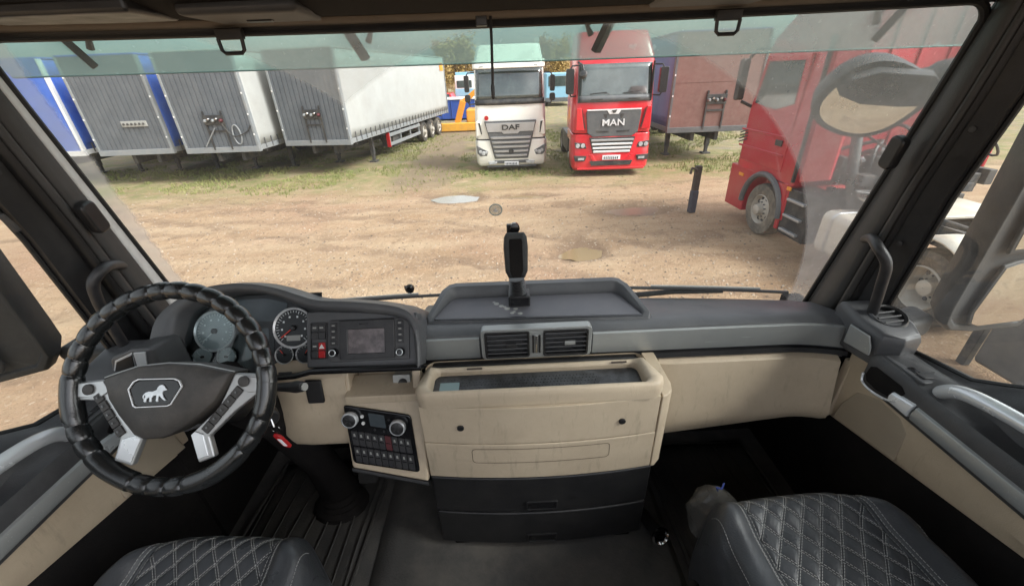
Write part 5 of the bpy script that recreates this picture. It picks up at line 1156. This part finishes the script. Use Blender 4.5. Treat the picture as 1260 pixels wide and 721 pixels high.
# hub pad
hub = [(-.139, .028), (-.10, .040), (-.064, .050), (.004, .054), (.072, .047), (.147, .028), (.135, .003), (.113, -.032), (.078, -.062), (.039, -.089), (.012, -.104), (-.008, -.110), (-.049, -.110), (-.069, -.100), (-.104, -.055), (-.127, -.018)]
cx_, cy_ = 0.0, -.025
hb = B(); hb.loft([[W(cx_+(x-cx_)*k, cy_+(y-cy_)*k, h) for x, y in hub] for k, h in ((.97, -.055), (1, -.02), (1.0, .004), (.97, .012), (.80, .020), (.55, .024), (.2, .026))]); hb.obj('hub', 'hub_plastic', sw, .003, sharp=40)
B().tube([W(cx_+(x-cx_)*1.005, cy_+(y-cy_)*1.005, .004) for x, y in hub[:6]], .0016, 6).obj('hub_edge', 'silver_trim', sw)
# badge
em = [(-.056, .019), (-.045, .024), (.033, .022), (.044, .017), (.050, .004), (.026, -.034), (.018, -.037), (-.050, -.037), (-.056, -.033), (-.067, .003)]
ec = (-.008, -.007); ei = [(ec[0]+(x-ec[0])*.90, ec[1]+(y-ec[1])*.86) for x, y in em]
bd = B().loft([[W(x, y, .018) for x, y in em], [W(x, y, .0268) for x, y in ei]]).obj('badge', 'gloss_black', sw)
b = B(); b.loft([[W(x, y, .022) for x, y in em], [W(x, y, .0285) for x, y in em], [W(lerp(x, u_, .38), lerp(y, v_, .38), .0285) for (x, y), (u_, v_) in zip(em, ei)], [W(lerp(x, u_, .38), lerp(y, v_, .38), .0255) for (x, y), (u_, v_) in zip(em, ei)]], caps=False); b.obj('badge_frame', 'letter_silver', bd)
lion = [(0, .30), (.03, .18), (.07, .16), (.05, .30), (.10, .42), (.12, .34), (.06, .20), (.04, .06), (.08, 0), (.17, 0), (.15, .06), (.18, .18), (.27, .28), (.29, .16), (.27, .05), (.30, 0), (.39, 0), (.37, .06), (.38, .22), (.46, .36), (.57, .37), (.56, .20), (.54, .06), (.57, 0), (.66, 0), (.64, .07), (.66, .25), (.70, .34), (.78, .20), (.86, .08), (.92, .04), (.99, .08), (.94, .13), (.87, .27), (.82, .45), (.84, .60), (.92, .62), (1.0, .66), (1.0, .74), (.95, .80), (.92, .90), (.82, 1.0), (.70, .96), (.62, .84), (.58, .70), (.42, .62), (.26, .63), (.12, .57), (.05, .47), (.01, .40)]
B().loft([[W(-.034+.052*x, -.026+.036*y, h) for x, y in lion] for h in (.0262, .0292)]).obj('lion_emblem', 'emblem_silver', bd, .0006)
# spokes
def spoke(pts, m, h0, h1, bevel=.004): return B().loft([[W(x, y, h) for x, y in pts] for h in (h0, h1)]).obj('spoke', m, sw, bevel, 3)
spoke([(-.200, .020), (-.139, .024), (-.125, -.010), (-.104, -.052), (-.066, -.100), (-.056, -.108), (-.080, -.168), (-.120, -.154), (-.106, -.100), (-.150, -.022), (-.200, -.020)], 'spoke_silver', -.014, .002)
spoke([(.200, .020), (.145, .024), (.125, -.020), (.110, -.050), (.060, -.095), (.049, -.108), (.066, -.168), (.102, -.156), (.090, -.112), (.146, -.060), (.195, -.024)], 'spoke_silver', -.014, .002)
spoke([(-.198, .018), (-.142, .022), (-.128, -.002), (-.150, -.016), (-.198, -.012)], 'spoke_silver', .0, .006, .002)
spoke([(.198, .014), (.166, .018), (.158, -.002), (.178, -.020), (.196, -.018)], 'spoke_silver', .0, .006, .002)
spoke([(-.070, -.100), (-.058, -.108), (-.080, -.160), (-.114, -.148), (-.100, -.108)], 'satin_silver', .0, .005, .002)
spoke([(.060, -.098), (.051, -.106), (.067, -.160), (.090, -.152), (.078, -.106)], 'satin_silver', .0, .005, .002)
# thumb buttons down each spoke
def buttons(p0, p1, w_, n):
    p0, p1 = Vector((*p0, 0)), Vector((*p1, 0)); d = (p1-p0)/n; pe = Vector((-d.y, d.x, 0)).normalized()*w_/2
    for k in range(n):
        a, c = p0+d*(k+.02), p0+d*(k+.98); q = [a-pe, a+pe, c+pe, c-pe]
        bt = B().loft([[W(v.x, v.y, h) for v in q] for h in (.0, .006)]).obj('thumb_button', 'pillar_plastic', sw, .002)
        m_ = (a+c)/2; B().lathe([(.0028, 0), (.0022, .0012)], W(m_.x, m_.y, .008), WN, 8).obj('button_mark', 'silver_dark', bt)
buttons((-.158, -.006), (-.100, -.100), .019, 5); buttons((.160, -.008), (.080, -.100), .019, 5)
for u, v in ((-.172, .004), (.170, .006)): B().lathe([(.012, 0), (.012, .006), (.009, .008)], W(u, v, .004), WN, 16).obj('round_button', 'pillar_plastic', sw)
# ---- steering column with stalk and ignition
sco = thing('steering_column', 'dark steering column with a stalk below the wheel', 'steering column', (-.72, 1.0, 1.62))
b = B(); b.loft([[W(x, y, -h) for x, y in rrect(-a, -a*1.3, a, -a*.05, a*.3)] for a, h in ((.055, .035), (.075, .06), (.085, .14), (.07, .20))]); b.obj('column_shroud', 'black_plastic', sco, .006)
B().tube([W(0, -.02, -.15), (-.735, .96, 2.12), (-.70, 1.02, 1.85), (-.68, 1.05, 1.62)], [.07, .065, .055, .07], 14).obj('column_tube', 'carpet', sco)
B().loft([[(-.68+r_*math.cos(a), 1.02+r_*math.sin(a)*.8, z) for a in [2*PI*k/16 for k in range(16)]] for r_, z in ((.11, 1.6), (.10, 1.625), (.08, 1.635), (.085, 1.645), (.07, 1.655), (.073, 1.665), (.06, 1.68))]).obj('column_gaiter', 'carpet', sco)
B().tube([(-.66, .84, 2.345), (-.60, .825, 2.362), (-.552, .81, 2.372)], [.010, .011, .014], 10).lathe([(.014, 0), (.0155, .012), (.013, .03), (.006, .033)], (-.556, .811, 2.371), (.95, -.2, .18), 14).obj('stalk', 'black_plastic', sco)
B().lathe([(.010, 0), (.010, .004)], (-.523, .802, 2.378), (.95, -.25, .2), 12).obj('stalk_cap', 'lcd_grey', sco)
B().lathe([(.022, 0), (.022, .03), (.018, .034)], (-.66, .83, 2.27), (.6, -.75, .1), 16).obj('ignition_lock', 'black_plastic', sco)
# ---- key and red fob
kf = thing('key_fob', 'red key fob hanging from the ignition right of the wheel', 'key fob', (-.63, .79, 2.2))
B().tube([(-.640, .806, 2.273), (-.636, .80, 2.262), (-.634, .797, 2.252)], .0028, 6).obj('key', 'steel', kf)
B().tube([(-.632+.011*math.cos(a), .797, 2.243+.011*math.sin(a)) for a in [2*PI*k/16 for k in range(16)]], .0011, 5, loop=True).obj('key_ring', 'steel', kf)
fb = B().loft([[Vector((-.626, .795, 2.203))+Vector((.92, .1, -.38))*x*1.0+Vector((-.38, 0, .92))*y+Vector((.05, -1, 0))*h for x, y in rrect(-.011, -.026, .011, .026, .009)] for h in (-.004, .004)]).obj('fob', 'red_plastic', kf, .003, 3)
B().loft([[Vector((-.626, .7905, 2.203))+Vector((.92, .1, -.38))*x+Vector((-.38, 0, .92))*y for x, y in rrect(-.005, -.018, .005, .012, .003)], [Vector((-.626, .7895, 2.203))+Vector((.92, .1, -.38))*x+Vector((-.38, 0, .92))*y for x, y in rrect(-.0045, -.0175, .0045, .0115, .003)]]).obj('fob_label', 'plate_white', fb)
# pedals
pd = thing('brake_pedal', 'dark pedal in the shade beneath the climate block', 'pedal', (-.56, 1.06, 1.7))
B().prism(rrect(-.60, -.05, -.53, .05, .01), (0, 1.05, 1.75), (1, 0, 0), (0, .35, 1), (0, .02, 0)).obj('pad', 'rubber_mat', pd, .004)
B().bar((-.565, 1.09, 1.78), (-.565, 1.28, 2.05), .03, .02).obj('lever', 'chassis', pd)
# ================================================================== doors
def door(s, label):
    T = thing('cab_door', label, 'door', (s*1.1, .6, 1.7), group='cab doors')
    dx = 0 if s > 0 else .02
    def X(x): return s*(x+dx)
    def ext(name, pts, x, t, m, bevel=.004, parent=None):
        return B().prism(pts, (X(x), 0, 0), (0, 1, 0), (0, 0, 1), (s*t, 0, 0)).obj(name, m, parent or T, bevel)
    def sill(y): return interp([(.1, 2.46), (.5, 2.44), (.62, 2.425), (.68, 2.385), (.74, 2.350), (.90, 2.325), (1.0, 2.325)], y)
    ys_ = [.1+.03*i for i in range(30)]
    low = lambda y: 2.22-.21*y
    # beige lower panel (slightly bowed), dark kick panel
    b = B(); b.loft([[(X(1.075), y, low(y)-.01), (X(1.048), y, low(y)), (X(1.040), y, low(y)+.03), (X(1.036), y, 2.16), (X(1.034), y, 2.245 if y < .88 else 2.296), (X(1.075), y, 2.25 if y < .88 else 2.30)] for y in ys_]); bp = b.obj('beige_panel', 'beige_plastic', T, .003, sharp=40)
    ext('speaker_grille', [(.945, low(.945)+.012), (.935, 2.10), (.905, 2.172), (.84, 2.205), (.77, 2.203), (.738, 2.175), (.735, low(.735)+.012)], 1.034, .01, 'beige_grille', .004)
    b = B(); b.loft([[(X(1.075), y, 1.60), (X(1.058), y, 1.62), (X(1.058), y, low(y)-.004), (X(1.075), y, low(y))] for y in ys_]); b.obj('kick_panel', 'carpet', T)
    # dark upper trim: ledge that rises to the sill, with the grab recess
    def up(y):
        k = min(1, max(0, (.80-y)/.10)); f = max(0, 1-abs(y-.50)/.20) if y < .72 else 0; f = min(1, f*1.8)
        zs_ = sill(y); t = 2.282-.006*k
        return [(X(1.075), y, 2.20), (X(1.020), y, 2.222), (X(1.012), y, 2.245), (X(1.012), y, t+.030), (X(1.020), y, t+.045), (X(1.040+.006*f), y, t+.050-.01*f), (X(1.062+.012*f), y, lerp(t+.055, zs_, .3)-.045*f), (X(1.088), y, lerp(t+.055, zs_, .65)-.022*f), (X(1.105), y, zs_-.008), (X(1.118), y, zs_), (X(1.135), y, zs_-.01), (X(1.135), y, 2.2)]
    b = B(); b.loft([up(y) for y in [.1+.02*i for i in range(40)]+[.892]]); b.obj('upper_trim', 'door_plastic', T, sharp=45)
    # sill weatherstrip
    B().tube([(X(1.126), y, sill(y)+.002) for y in [.1+.02*i for i in range(44)]], .006, 6).obj('weatherstrip', 'seal_rubber', T)
    # silver strip, pocket with bright edge
    b = B(); b.loft([[(X(1.016), y, 2.238), (X(1.004), y, 2.242), (X(1.000), y, 2.260), (X(1.006), y, 2.278), (X(1.016), y, 2.283)] for y in [.08+.05*i for i in range(14)]]); b.obj('trim_strip', 'silver_trim', T, .002, sharp=60)
    b = B(); b.loft([[(X(1.014), y, 2.240), (X(1.001), y, 2.244), (X(0.999), y, 2.262), (X(1.004), y, 2.280-.15*(y-.735)), (X(1.014), y, 2.285-.15*(y-.735))] for y in (.735, .765, .795)]); b.obj('trim_cap', 'satin_silver', T, .003)
    pk = [(.884, 2.262), (.880, 2.290), (.865, 2.300), (.785, 2.300), (.770, 2.288), (.775, 2.272), (.795, 2.250), (.84, 2.240), (.875, 2.244)]
    ext('pocket', pk, 1.0095, .004, 'carpet', .002)
    B().tube(catmull([(X(1.006), .888, 2.262), (X(1.004), .878, 2.238), (X(1.003), .845, 2.233), (X(1.002), .80, 2.243), (X(1.002), .772, 2.262)], 5), .0035, 8).obj('pocket_edge', 'satin_silver', T)
    # switch pad on the ledge
    O_ = Vector((X(1.064), .815, 2.324)); u_ = Vector((0, -1, .02)).normalized(); v_ = Vector((s, 0, .06)).normalized(); n_ = Vector((-s*.06, 0, 1))
    pad = B().loft([[O_+u_*a+v_*c+n_*h for a, c in rrect(-.060, -.036, .058, .040, .006)] for h in (.0, .010)]).obj('switch_pad', 'dash_plastic', T, .003)
    for k, a in enumerate((.008, .034)): B().loft([[O_+u_*(a+p)+v_*c+n_*h for p, c in rrect(-.012, -.024, .012, .026, .003)] for h in (.009, .012+.002*k)]).obj('window_switch', 'gloss_black' if k == 0 else 'button_black', pad, .002)
    # handle
    hp = catmull([(X(1.060), .735, 2.310), (X(1.036), .718, 2.340), (X(1.024), .68, 2.372), (X(1.020), .62, 2.390), (X(1.020), .50, 2.402), (X(1.024), .34, 2.406), (X(1.05), .28, 2.35)], 8)
    B().tube(hp, [.010]+[.0165]*(len(hp)-2)+[.010], 14).obj('pull_handle', 'satin_silver', T)
    # window frame, pane
    fb_ = B(); zs = [2.30+.04*i for i in range(25)]; off = -.03 if s < 0 else 0
    fb_.loft([[(X(1.085), lerp(WS(1.06, z), yB(z), .74)+off*.74, z), (X(1.092), lerp(WS(1.06, z), yB(z), .86)+off, z), (X(1.100), yB(z)+.014+off, z), (X(1.106), yB(z)+.002+off, z), (X(1.118), yB(z)+off, z), (X(1.14), yB(z)+.02+off, z), (X(1.14), yB(z)+.16+off, z)] for z in zs]); fb_.obj('window_frame', 'black_plastic', T, sharp=35)
    rim = B(); rim.tube([(X(1.122), yB(z)-.004+off, z) for z in zs], .006, 6); rim.obj('window_seal', 'seal_rubber', T)
    box('frame_top', (X(1.09), .10, 3.20), (X(1.14), .93, 3.27), 'black_plastic', T, .01)
    pn = B().add([(X(1.128), .10, 2.40), (X(1.128), yB(2.3)+.01, 2.28), (X(1.128), yB(3.25)+.01, 3.25), (X(1.128), .10, 3.25)], [(0, 1, 2, 3)]); pn.obj('pane', 'door_glass', T, smooth=False)
    sb_ = B()
    for z in (2.60, 2.90): sb_.lathe([(.007, 0), (.007, .004), (.004, .005)], (X(1.088), lerp(WS(1.06, z), yB(z), .84)+off, z), (-s, -.4, 0), 10)
    sb_.obj('frame_screw', 'chassis', T)
    if s < 0: B().tube([(X(1.10), .86, 2.88), (X(1.098), .885, 2.875), (X(1.095), .905, 2.82)], .004, 6).tube([(X(1.094), .906, 2.815), (X(1.092), .918, 2.775)], .007, 8).obj('frame_clip', 'chassis', T)
    return T
door(1, 'passenger door with beige panel and silver pull handle')
door(-1, 'driver door with beige panel beside the steering wheel')
# ================================================================== seats
def seat(label, cx, yf, w_, zt, seed, turn, fold, so):
    T = thing('cab_seat', label, 'seat', (cx, yf-.3, 1.6), group='cab seats')
    hw = w_/2; L_ = .52; ct, st_ = math.cos(turn), math.sin(turn)
    def pos(a, b_):                                                    # a in -1..1 across, b 0 front..1 back
        fr_ = .030*(abs(a)**2.6)+.035*max(0, abs(a)-.78)/.22+.085*max(0, (a*so-.35)/.65)**2.2
        x = a*hw*(1-.045*(1-b_)**3-(.07*(1-b_)**5 if a*so > 0 else 0)); y = -b_*L_-fr_*(1-b_)**2
        return x, y
    def h(a, b_):
        z = .030*(1-(a/1.0)**2)*.0
        edge = max(0, (abs(a)-.60)/.40); z += .022*math.sin(min(1, edge*1.25)*PI)*.9-.055*max(0, (abs(a)-.86)/.14)**2
        fe = max(0, (.10-b_)/.10); z -= .055*fe**2.2
        z += .012*math.exp(-((b_-.12)/.08)**2)
        return z
    inp = lambda a, b_: abs(a) < .60
    SP = .62
    def quilt(a, b_):
        if not inp(a, b_) or b_ < .02: return 0
        x, y = a*hw, b_*L_
        p, q = (x*1.0+y*.80)/.050, (x*1.0-y*.80)/.050
        dp, dq = abs(p-round(p)), abs(q-round(q))
        return -.0035*math.exp(-(min(dp, dq)/.075)**2)+.0026*(math.sin(PI*(p % 1))*math.sin(PI*(q % 1)))**.6
    def Pt(a, b_, up=0):
        x, y = pos(a, b_); z = zt+h(a, b_)+quilt(a, b_)
        seam = math.exp(-((abs(a)-.605)/.022)**2); z -= .007*seam
        if fold: z += fold*(.5*noise.noise((a*5, b_*5, seed))*max(0, abs(a)-.5)*2+.35*max(0, -a-.62)*math.sin(b_*14+a*8))
        z += .004*noise.noise((a*3, b_*4, seed))+up
        return Vector((cx+x*ct-y*st_, yf+x*st_+y*ct, z))
    b = B(); n_, m_ = 150, 120
    b.grid(lambda u, v: Pt(2*u-1, v*v*.6+v*.4), n_, m_)
    # skirt down the sides
    loop = [(-1, (1-t/30)) for t in range(31)]+[(-1+2*t/60, 0) for t in range(1, 61)]+[(1, t/30) for t in range(1, 31)]
    S = []
    for dz, k in ((0, 1), (-.012, 1.012), (-.04, 1.02), (-.09, 1.015), (-.16, .99)):
        S.append([Vector((cx, yf-.25, 0)).lerp(Vector((Pt(a, b_).x, Pt(a, b_).y, 0)), k)+Vector((0, 0, Pt(a, b_).z+dz)) for a, b_ in loop])
    sk = B(); sk.loft(S, closed=False, caps=False)
    cs = b.obj('cushion', 'seat_leather', T, sharp=180, recalc=False); sk.obj('cushion_side', 'seat_leather', T, sharp=60)
    # stitching: double rows of short light stitches
    sti = B()
    def run(fn, L0):
        t = 0
        while t < L0:
            a0, b0 = fn(t); a1, b1 = fn(t+.0058)
            if a0 is not None and a1 is not None and 0.02 < b0 < .95: sti.bar(Pt(a0, b0, .0008), Pt(a1, b1, .0008), .0010, .0010)
            t += .0082
    for sgn in (-1, 1):
        for k in range(-16, 17):
            for o_ in (-.0030, .0030):
                def fn(t, k=k, sgn=sgn, o_=o_):
                    y = t*.70; x = k*.050+o_-sgn*y*.80
                    a, bb = x/hw, y/L_
                    return (a, bb) if abs(a) < .59 and bb < .93 else (None, 0)
                run(fn, .66)
    for sa in (-1, 1):
        for o_ in (.625, .648, .588): run(lambda t, o_=o_, sa=sa: (sa*o_, t/L_), .48)
        run(lambda t, sa=sa: (sa*.90, t/L_), .48)
    kind(sti.obj('stitching', 'stitch', T, smooth=False, recalc=False), 'stuff')
    for sa in (-1, 1): B().tube([Pt(sa*.612, .02+t*.03, .002) for t in range(31)], .0042, 7).obj('piping', 'seat_leather', T)
    box('seat_base', (cx-hw*.8, yf-.5, 1.6), (cx+hw*.8, yf-.06, zt-.12), 'carpet', T, .02)
    return T
seat('black quilted seat cushion at the bottom left, in front of the wheel', -.715, .640, .50, 2.085, 1, R(-3), .0, -1)
seat('black quilted seat cushion with loose folded cover at the right', .690, .668, .51, 2.095, 6, R(3), .030, 1)
# ================================================================== odd things on the floor
fl_ = thing('torch', 'black tube with a shiny steel ring end beside the drawers', 'torch', (.47, .84, 1.65))
d_ = Vector((.18, -.80, .30)).normalized(); c_ = Vector((.470, .80, 1.675))
B().lathe([(.014, -.17), (.022, -.16), (.022, -.04), (.026, -.02), (.029, 0)], c_, d_, 20).obj('tube', 'black_plastic', fl_)
B().lathe([(.029, -.002), (.032, .002), (.032, .009), (.026, .011), (.022, .002)], c_, d_, 24, caps=False).obj('ring', 'chrome', fl_); B().lathe([(.022, .0), (.001, .0)], c_, d_, 20).obj('lens', 'gloss_black', fl_)
bg_ = thing('plastic_bag', 'crumpled clear plastic bag tucked beside the passenger seat', 'bag', (.56, .70, 1.95))
bag = bpy.data.materials.new('bag_film'); bag.use_nodes = True; MAT['bag_film'] = bag
_b = _pri(bag); _b.inputs['Base Color'].default_value = (.13, .127, .118, 1); _b.inputs['Roughness'].default_value = .12; _b.inputs['Alpha'].default_value = .55
b = B(); b.loft([[(.545+math.cos(a)*r_*(1+.22*noise.noise((math.cos(a)*2, math.sin(a)*2, z*22))), .702+math.sin(a)*r_*.8*(1+.22*noise.noise((math.cos(a)*2+5, math.sin(a)*2, z*22))), z) for a in [2*PI*k/28 for k in range(28)]] for r_, z in ((.045, 1.86), (.060, 1.91), (.066, 1.95), (.060, 1.985), (.045, 2.01), (.022, 2.03), (.010, 2.038))]); b.obj('bag', 'bag_film', bg_, smooth=False)
B().tube([(.545, .702, 2.034), (.540, .705, 2.045), (.552, .70, 2.043), (.562, .71, 2.054)], .0025, 6).obj('tie', 'blue_tape', bg_)
# ================================================================== small things stuck to the windscreen
def stuck(x, z): return Vector((x, WS(x, z)-.004, z))
p = stuck(.022, 2.606); sn = thing('sensor_stub', 'small black bracket stuck on the glass above the terminal', 'bracket', tuple(p))
B().box(p+Vector((-.018, -.016, -.020)), p+Vector((.010, 0, .014))).obj('plate', 'black_plastic', sn, .003); B().lathe([(.017, 0), (.017, .02), (.012, .022)], p+Vector((.008, 0, 0)), (0, -1, .1), 16).obj('knob', 'gloss_black', sn)
p = stuck(-.357, 2.375); sn = thing('sensor_stub', 'small black knob stuck low on the glass near the radio', 'bracket', tuple(p))
B().lathe([(.016, 0), (.017, .012), (.010, .02)], p, (0, -1, .2), 16).obj('knob', 'gloss_black', sn); B().box(p+Vector((-.02, -.006, -.006)), p+Vector((.0, 0, .012))).obj('plate', 'black_plastic', sn, .002)
stm = glass_mat('sticker_film', (.85, .85, .82), dustf=lambda n, l, c: _dust_film(n, l, c, _m(n, l, 'ADD', .28, 0), (.6, .6, .56)))
p = stuck(-.028, 2.672); st2 = thing('round_sticker', 'round translucent sticker in the middle of the windscreen', 'sticker', tuple(p))
nW = Vector((0, -1, -.25)).normalized(); B().lathe([(.021, 0), (.021, .0008)], p, nW, 28).obj('disc', 'sticker_film', st2)
B().lathe([(.0215, 0), (.0215, .0012), (.019, .0012), (.019, 0)], p, nW, 28, caps=False).obj('disc_edge', 'film_plastic', st2)
uW = Vector((1, 0, 0)); vW = uW.cross(nW)*-1
B().prism([(-.007, -.006), (.007, -.006), (.006, -.002), (.002, .0), (.003, .005), (0, .008), (-.003, .005), (-.002, 0), (-.006, -.002)], p+nW*.0012, uW, Vector((0, -.25, 1)).normalized(), nW*.0006).obj('mark', 'white_print', st2)
# ================================================================== outside of the cab: visor, wipers, mirrors
vs = thing('sun_visor', 'green tinted acrylic sun visor outside the top of the windscreen', 'sun visor', (0, 1.4, 3.12))
def VS(x, t): return (x, 1.40-.11*(x/1.2)**2-.10*t+.0, 3.082-.012*(x+.2)/1.2*.5+.135*t)
b = B(); b.grid(lambda u, v: VS(lerp(-1.30, 1.30, u), v*1.25), 40, 6); b.obj('visor_sheet', 'visor_acrylic', vs, sharp=180, recalc=False)
B().tube([VS(lerp(-1.30, 1.30, i/40), 0) for i in range(41)], .0022, 5).obj('visor_edge', 'film_plastic', vs)
for x, s in ((-1.09, 1), (-.39, 1), (.297, -1), (1.05, -1)):
    p = Vector(VS(x, .22)); q = p+Vector((-s*.030, -.045, .085))
    br = B().bar(p+Vector((s*.012, -.008, -.012)), q, .034, .018).obj('visor_bracket', 'chassis', vs, .003)
    B().tube([p+Vector((s*.03, -.02, .03)), p+Vector((s*.045, -.03, .055)), q+Vector((s*.035, .01, .0))], .009, 8).obj('bracket_stay', 'truck_grey', br)
def wiper(label, x0, x1, dz):
    T = thing('windscreen_wiper', label, 'wiper', (x0, WS(x0, 2.3)+.04, 2.28), group='windscreen wipers')
    f = lambda x, z: (x, WS(x, z)+.022, z)
    B().tube([f(x0, 2.275+dz), f(lerp(x0, x1, .3), 2.297+dz), f(lerp(x0, x1, .62), 2.303+dz)], [.012, .010, .007], 8).obj('arm', 'wiper_black', T)
    B().tube([f(lerp(x0, x1, i/8), lerp(2.318, 2.306, i/8)+dz) for i in range(9)], .006, 6).obj('blade', 'wiper_black', T)
    B().tube([f(lerp(x0+.1, x1-.1, i/6), 2.326+dz-.006*i/6) for i in range(7)], .004, 6).obj('blade_spine', 'lcd_grey', T)
wiper('wiper lying along the foot of the windscreen right of the tray', .44, 1.03, .0)
wiper('wiper lying along the foot of the windscreen left of the tray', -.98, -.24, .01)
# front kerb mirror hanging at the right top corner
fm = thing('kerb_mirror', 'round mirror on a thick arm outside the top right of the windscreen', 'mirror', (1.2, 1.45, 2.9))
c = Vector((1.235, 1.46, 2.925)); ax = Vector((-.10, -.80, -.56)).normalized(); u = ax.cross(Vector((0, 0, 1))).normalized()*-1; v = u.cross(ax)
if v.z < 0: v = -v
ol = []
for k in range(32):
    a = 2*PI*k/32; rx, ry = .178, .128; ol.append((rx*math.copysign(abs(math.cos(a))**.82, math.cos(a)), ry*math.copysign(abs(math.sin(a))**.82, math.sin(a))))
tilt = R(-24); ol = [(x*math.cos(tilt)-y*math.sin(tilt), x*math.sin(tilt)+y*math.cos(tilt)) for x, y in ol]
B().loft([[c+u*x*k+v*y*k+ax*h for x, y in ol] for k, h in ((.25, -.11), (.62, -.10), (.92, -.06), (1.02, -.015), (1.02, .004), (.96, .006))]).obj('housing', 'mirror_housing', fm, sharp=50)
B().loft([[c+u*x*k+v*y*k+ax*h for x, y in ol] for k, h in ((.95, .0045), (.6, .0125), (.25, .016), (.01, .0165))]).obj('mirror_pane', 'mirror_glass', fm, sharp=70)
B().loft([[c+u*(x*1.05)+v*(.052+y*1.0)+ax*h for x, y in [(-.13, .0), (-.05, -.035), (.07, -.05), (.16, -.05), (.175, -.0), (.10, .06), (-.06, .08), (-.13, .055)]] for h in (.0, .028, .034)]).obj('hood_cap', 'mirror_housing', fm, .01)
B().tube(catmull([c+Vector((.02, -.03, .045)), c+Vector((.12, -.05, .065)), c+Vector((.25, -.10, .10)), c+Vector((.34, -.2, .16))], 6), [.035]*7+[.045]*6+[.05]*6, 14).obj('arm', 'mirror_housing', fm)
# side mirrors
def side_mirror(s, label):
    T = thing('side_mirror', label, 'mirror', (s*1.4, 1.0, 2.3), group='door mirrors of the cab')
    k = 1 if s > 0 else 1
    sh = [(1.212, 2.395), (1.222, 2.345), (1.262, 2.318), (1.40, 2.290), (1.66, 2.262), (1.70, 2.30), (1.74, 2.95), (1.70, 3.05), (1.26, 3.06), (1.225, 2.98), (1.222, 2.7)]
    if s < 0: sh = [(-1.262, 2.44), (-1.262, 2.375), (-1.30, 2.335), (-1.45, 2.318), (-1.75, 2.30), (-1.78, 2.34), (-1.80, 2.98), (-1.76, 3.05), (-1.33, 3.06), (-1.295, 2.98), (-1.27, 2.70)]
    cx2 = sum(p[0] for p in sh)/len(sh); cz2 = sum(p[1] for p in sh)/len(sh)
    yaw = s*.20
    def M_(x, z, y): return Vector((x+s*.075*max(0, 1-(abs(x)-1.21)/.4), .985+yaw*(abs(x)-1.25)*1.0+y, z))
    S = [[M_(cx2+(x-cx2)*q, cz2+(z-cz2)*q, y) for x, z in sh] for q, y in ((.62, .10), (.88, .08), (.99, .035), (1.0, .010), (.985, 0), (.93, .0), (.915, .008))]
    B().loft(S).obj('housing', 'mirror_housing', T, .006, sharp=50)
    def pane(pts):
        c2 = (sum(p[0] for p in pts)/len(pts), sum(p[1] for p in pts)/len(pts)); 
        B().loft([[M_(c2[0]+(x-c2[0])*q, c2[1]+(z-c2[1])*q, y) for x, z in pts] for q, y in ((1.03, -.002), (1.03, -.012), (.99, -.014))]).obj('pane_frame', 'mirror_housing', T, .004)
        B().loft([[M_(c2[0]+(x-c2[0])*q, c2[1]+(z-c2[1])*q, y) for x, z in pts] for q, y in ((.97, -.010), (.97, -.0155), (.5, -.0185), (.05, -.020))]).obj('mirror_pane', 'mirror_glass', T, sharp=60)
    if s > 0:
        pane([(1.300, 2.385), (1.318, 2.345), (1.365, 2.328), (1.62, 2.305), (1.66, 2.33), (1.66, 2.52), (1.40, 2.535), (1.335, 2.528)])
        pane([(1.318, 2.575), (1.66, 2.56), (1.70, 2.95), (1.68, 3.0), (1.33, 3.0), (1.295, 2.86)])
        B().loft([[(1.08, .98, 2.27), (1.08, 1.06, 2.27), (1.08, 1.06, 2.34), (1.08, .98, 2.35)], [(1.16, .985, 2.285), (1.16, 1.07, 2.28), (1.16, 1.07, 2.335), (1.16, .985, 2.34)], [(1.30, 1.01, 2.285), (1.30, 1.10, 2.285), (1.30, 1.10, 2.36), (1.30, 1.01, 2.36)]]).obj('arm', 'mirror_housing', T, .02)
    else:
        pane([(-1.382, 2.385), (-1.40, 2.36), (-1.70, 2.335), (-1.74, 2.36), (-1.74, 2.60), (-1.46, 2.60), (-1.41, 2.57)])
        pane([(-1.40, 2.66), (-1.74, 2.65), (-1.76, 2.98), (-1.42, 3.0), (-1.38, 2.90)])
        B().loft([[(-1.10, 1.0, 2.30), (-1.10, 1.08, 2.30), (-1.10, 1.08, 2.37), (-1.10, 1.0, 2.37)], [(-1.36, 1.02, 2.33), (-1.36, 1.11, 2.33), (-1.36, 1.11, 2.38), (-1.36, 1.02, 2.38)]]).obj('arm', 'mirror_housing', T, .02)
    return T
side_mirror(1, 'grey door mirror with two panes outside the passenger window')
side_mirror(-1, 'grey door mirror cut off at the left edge, outside the driver window')
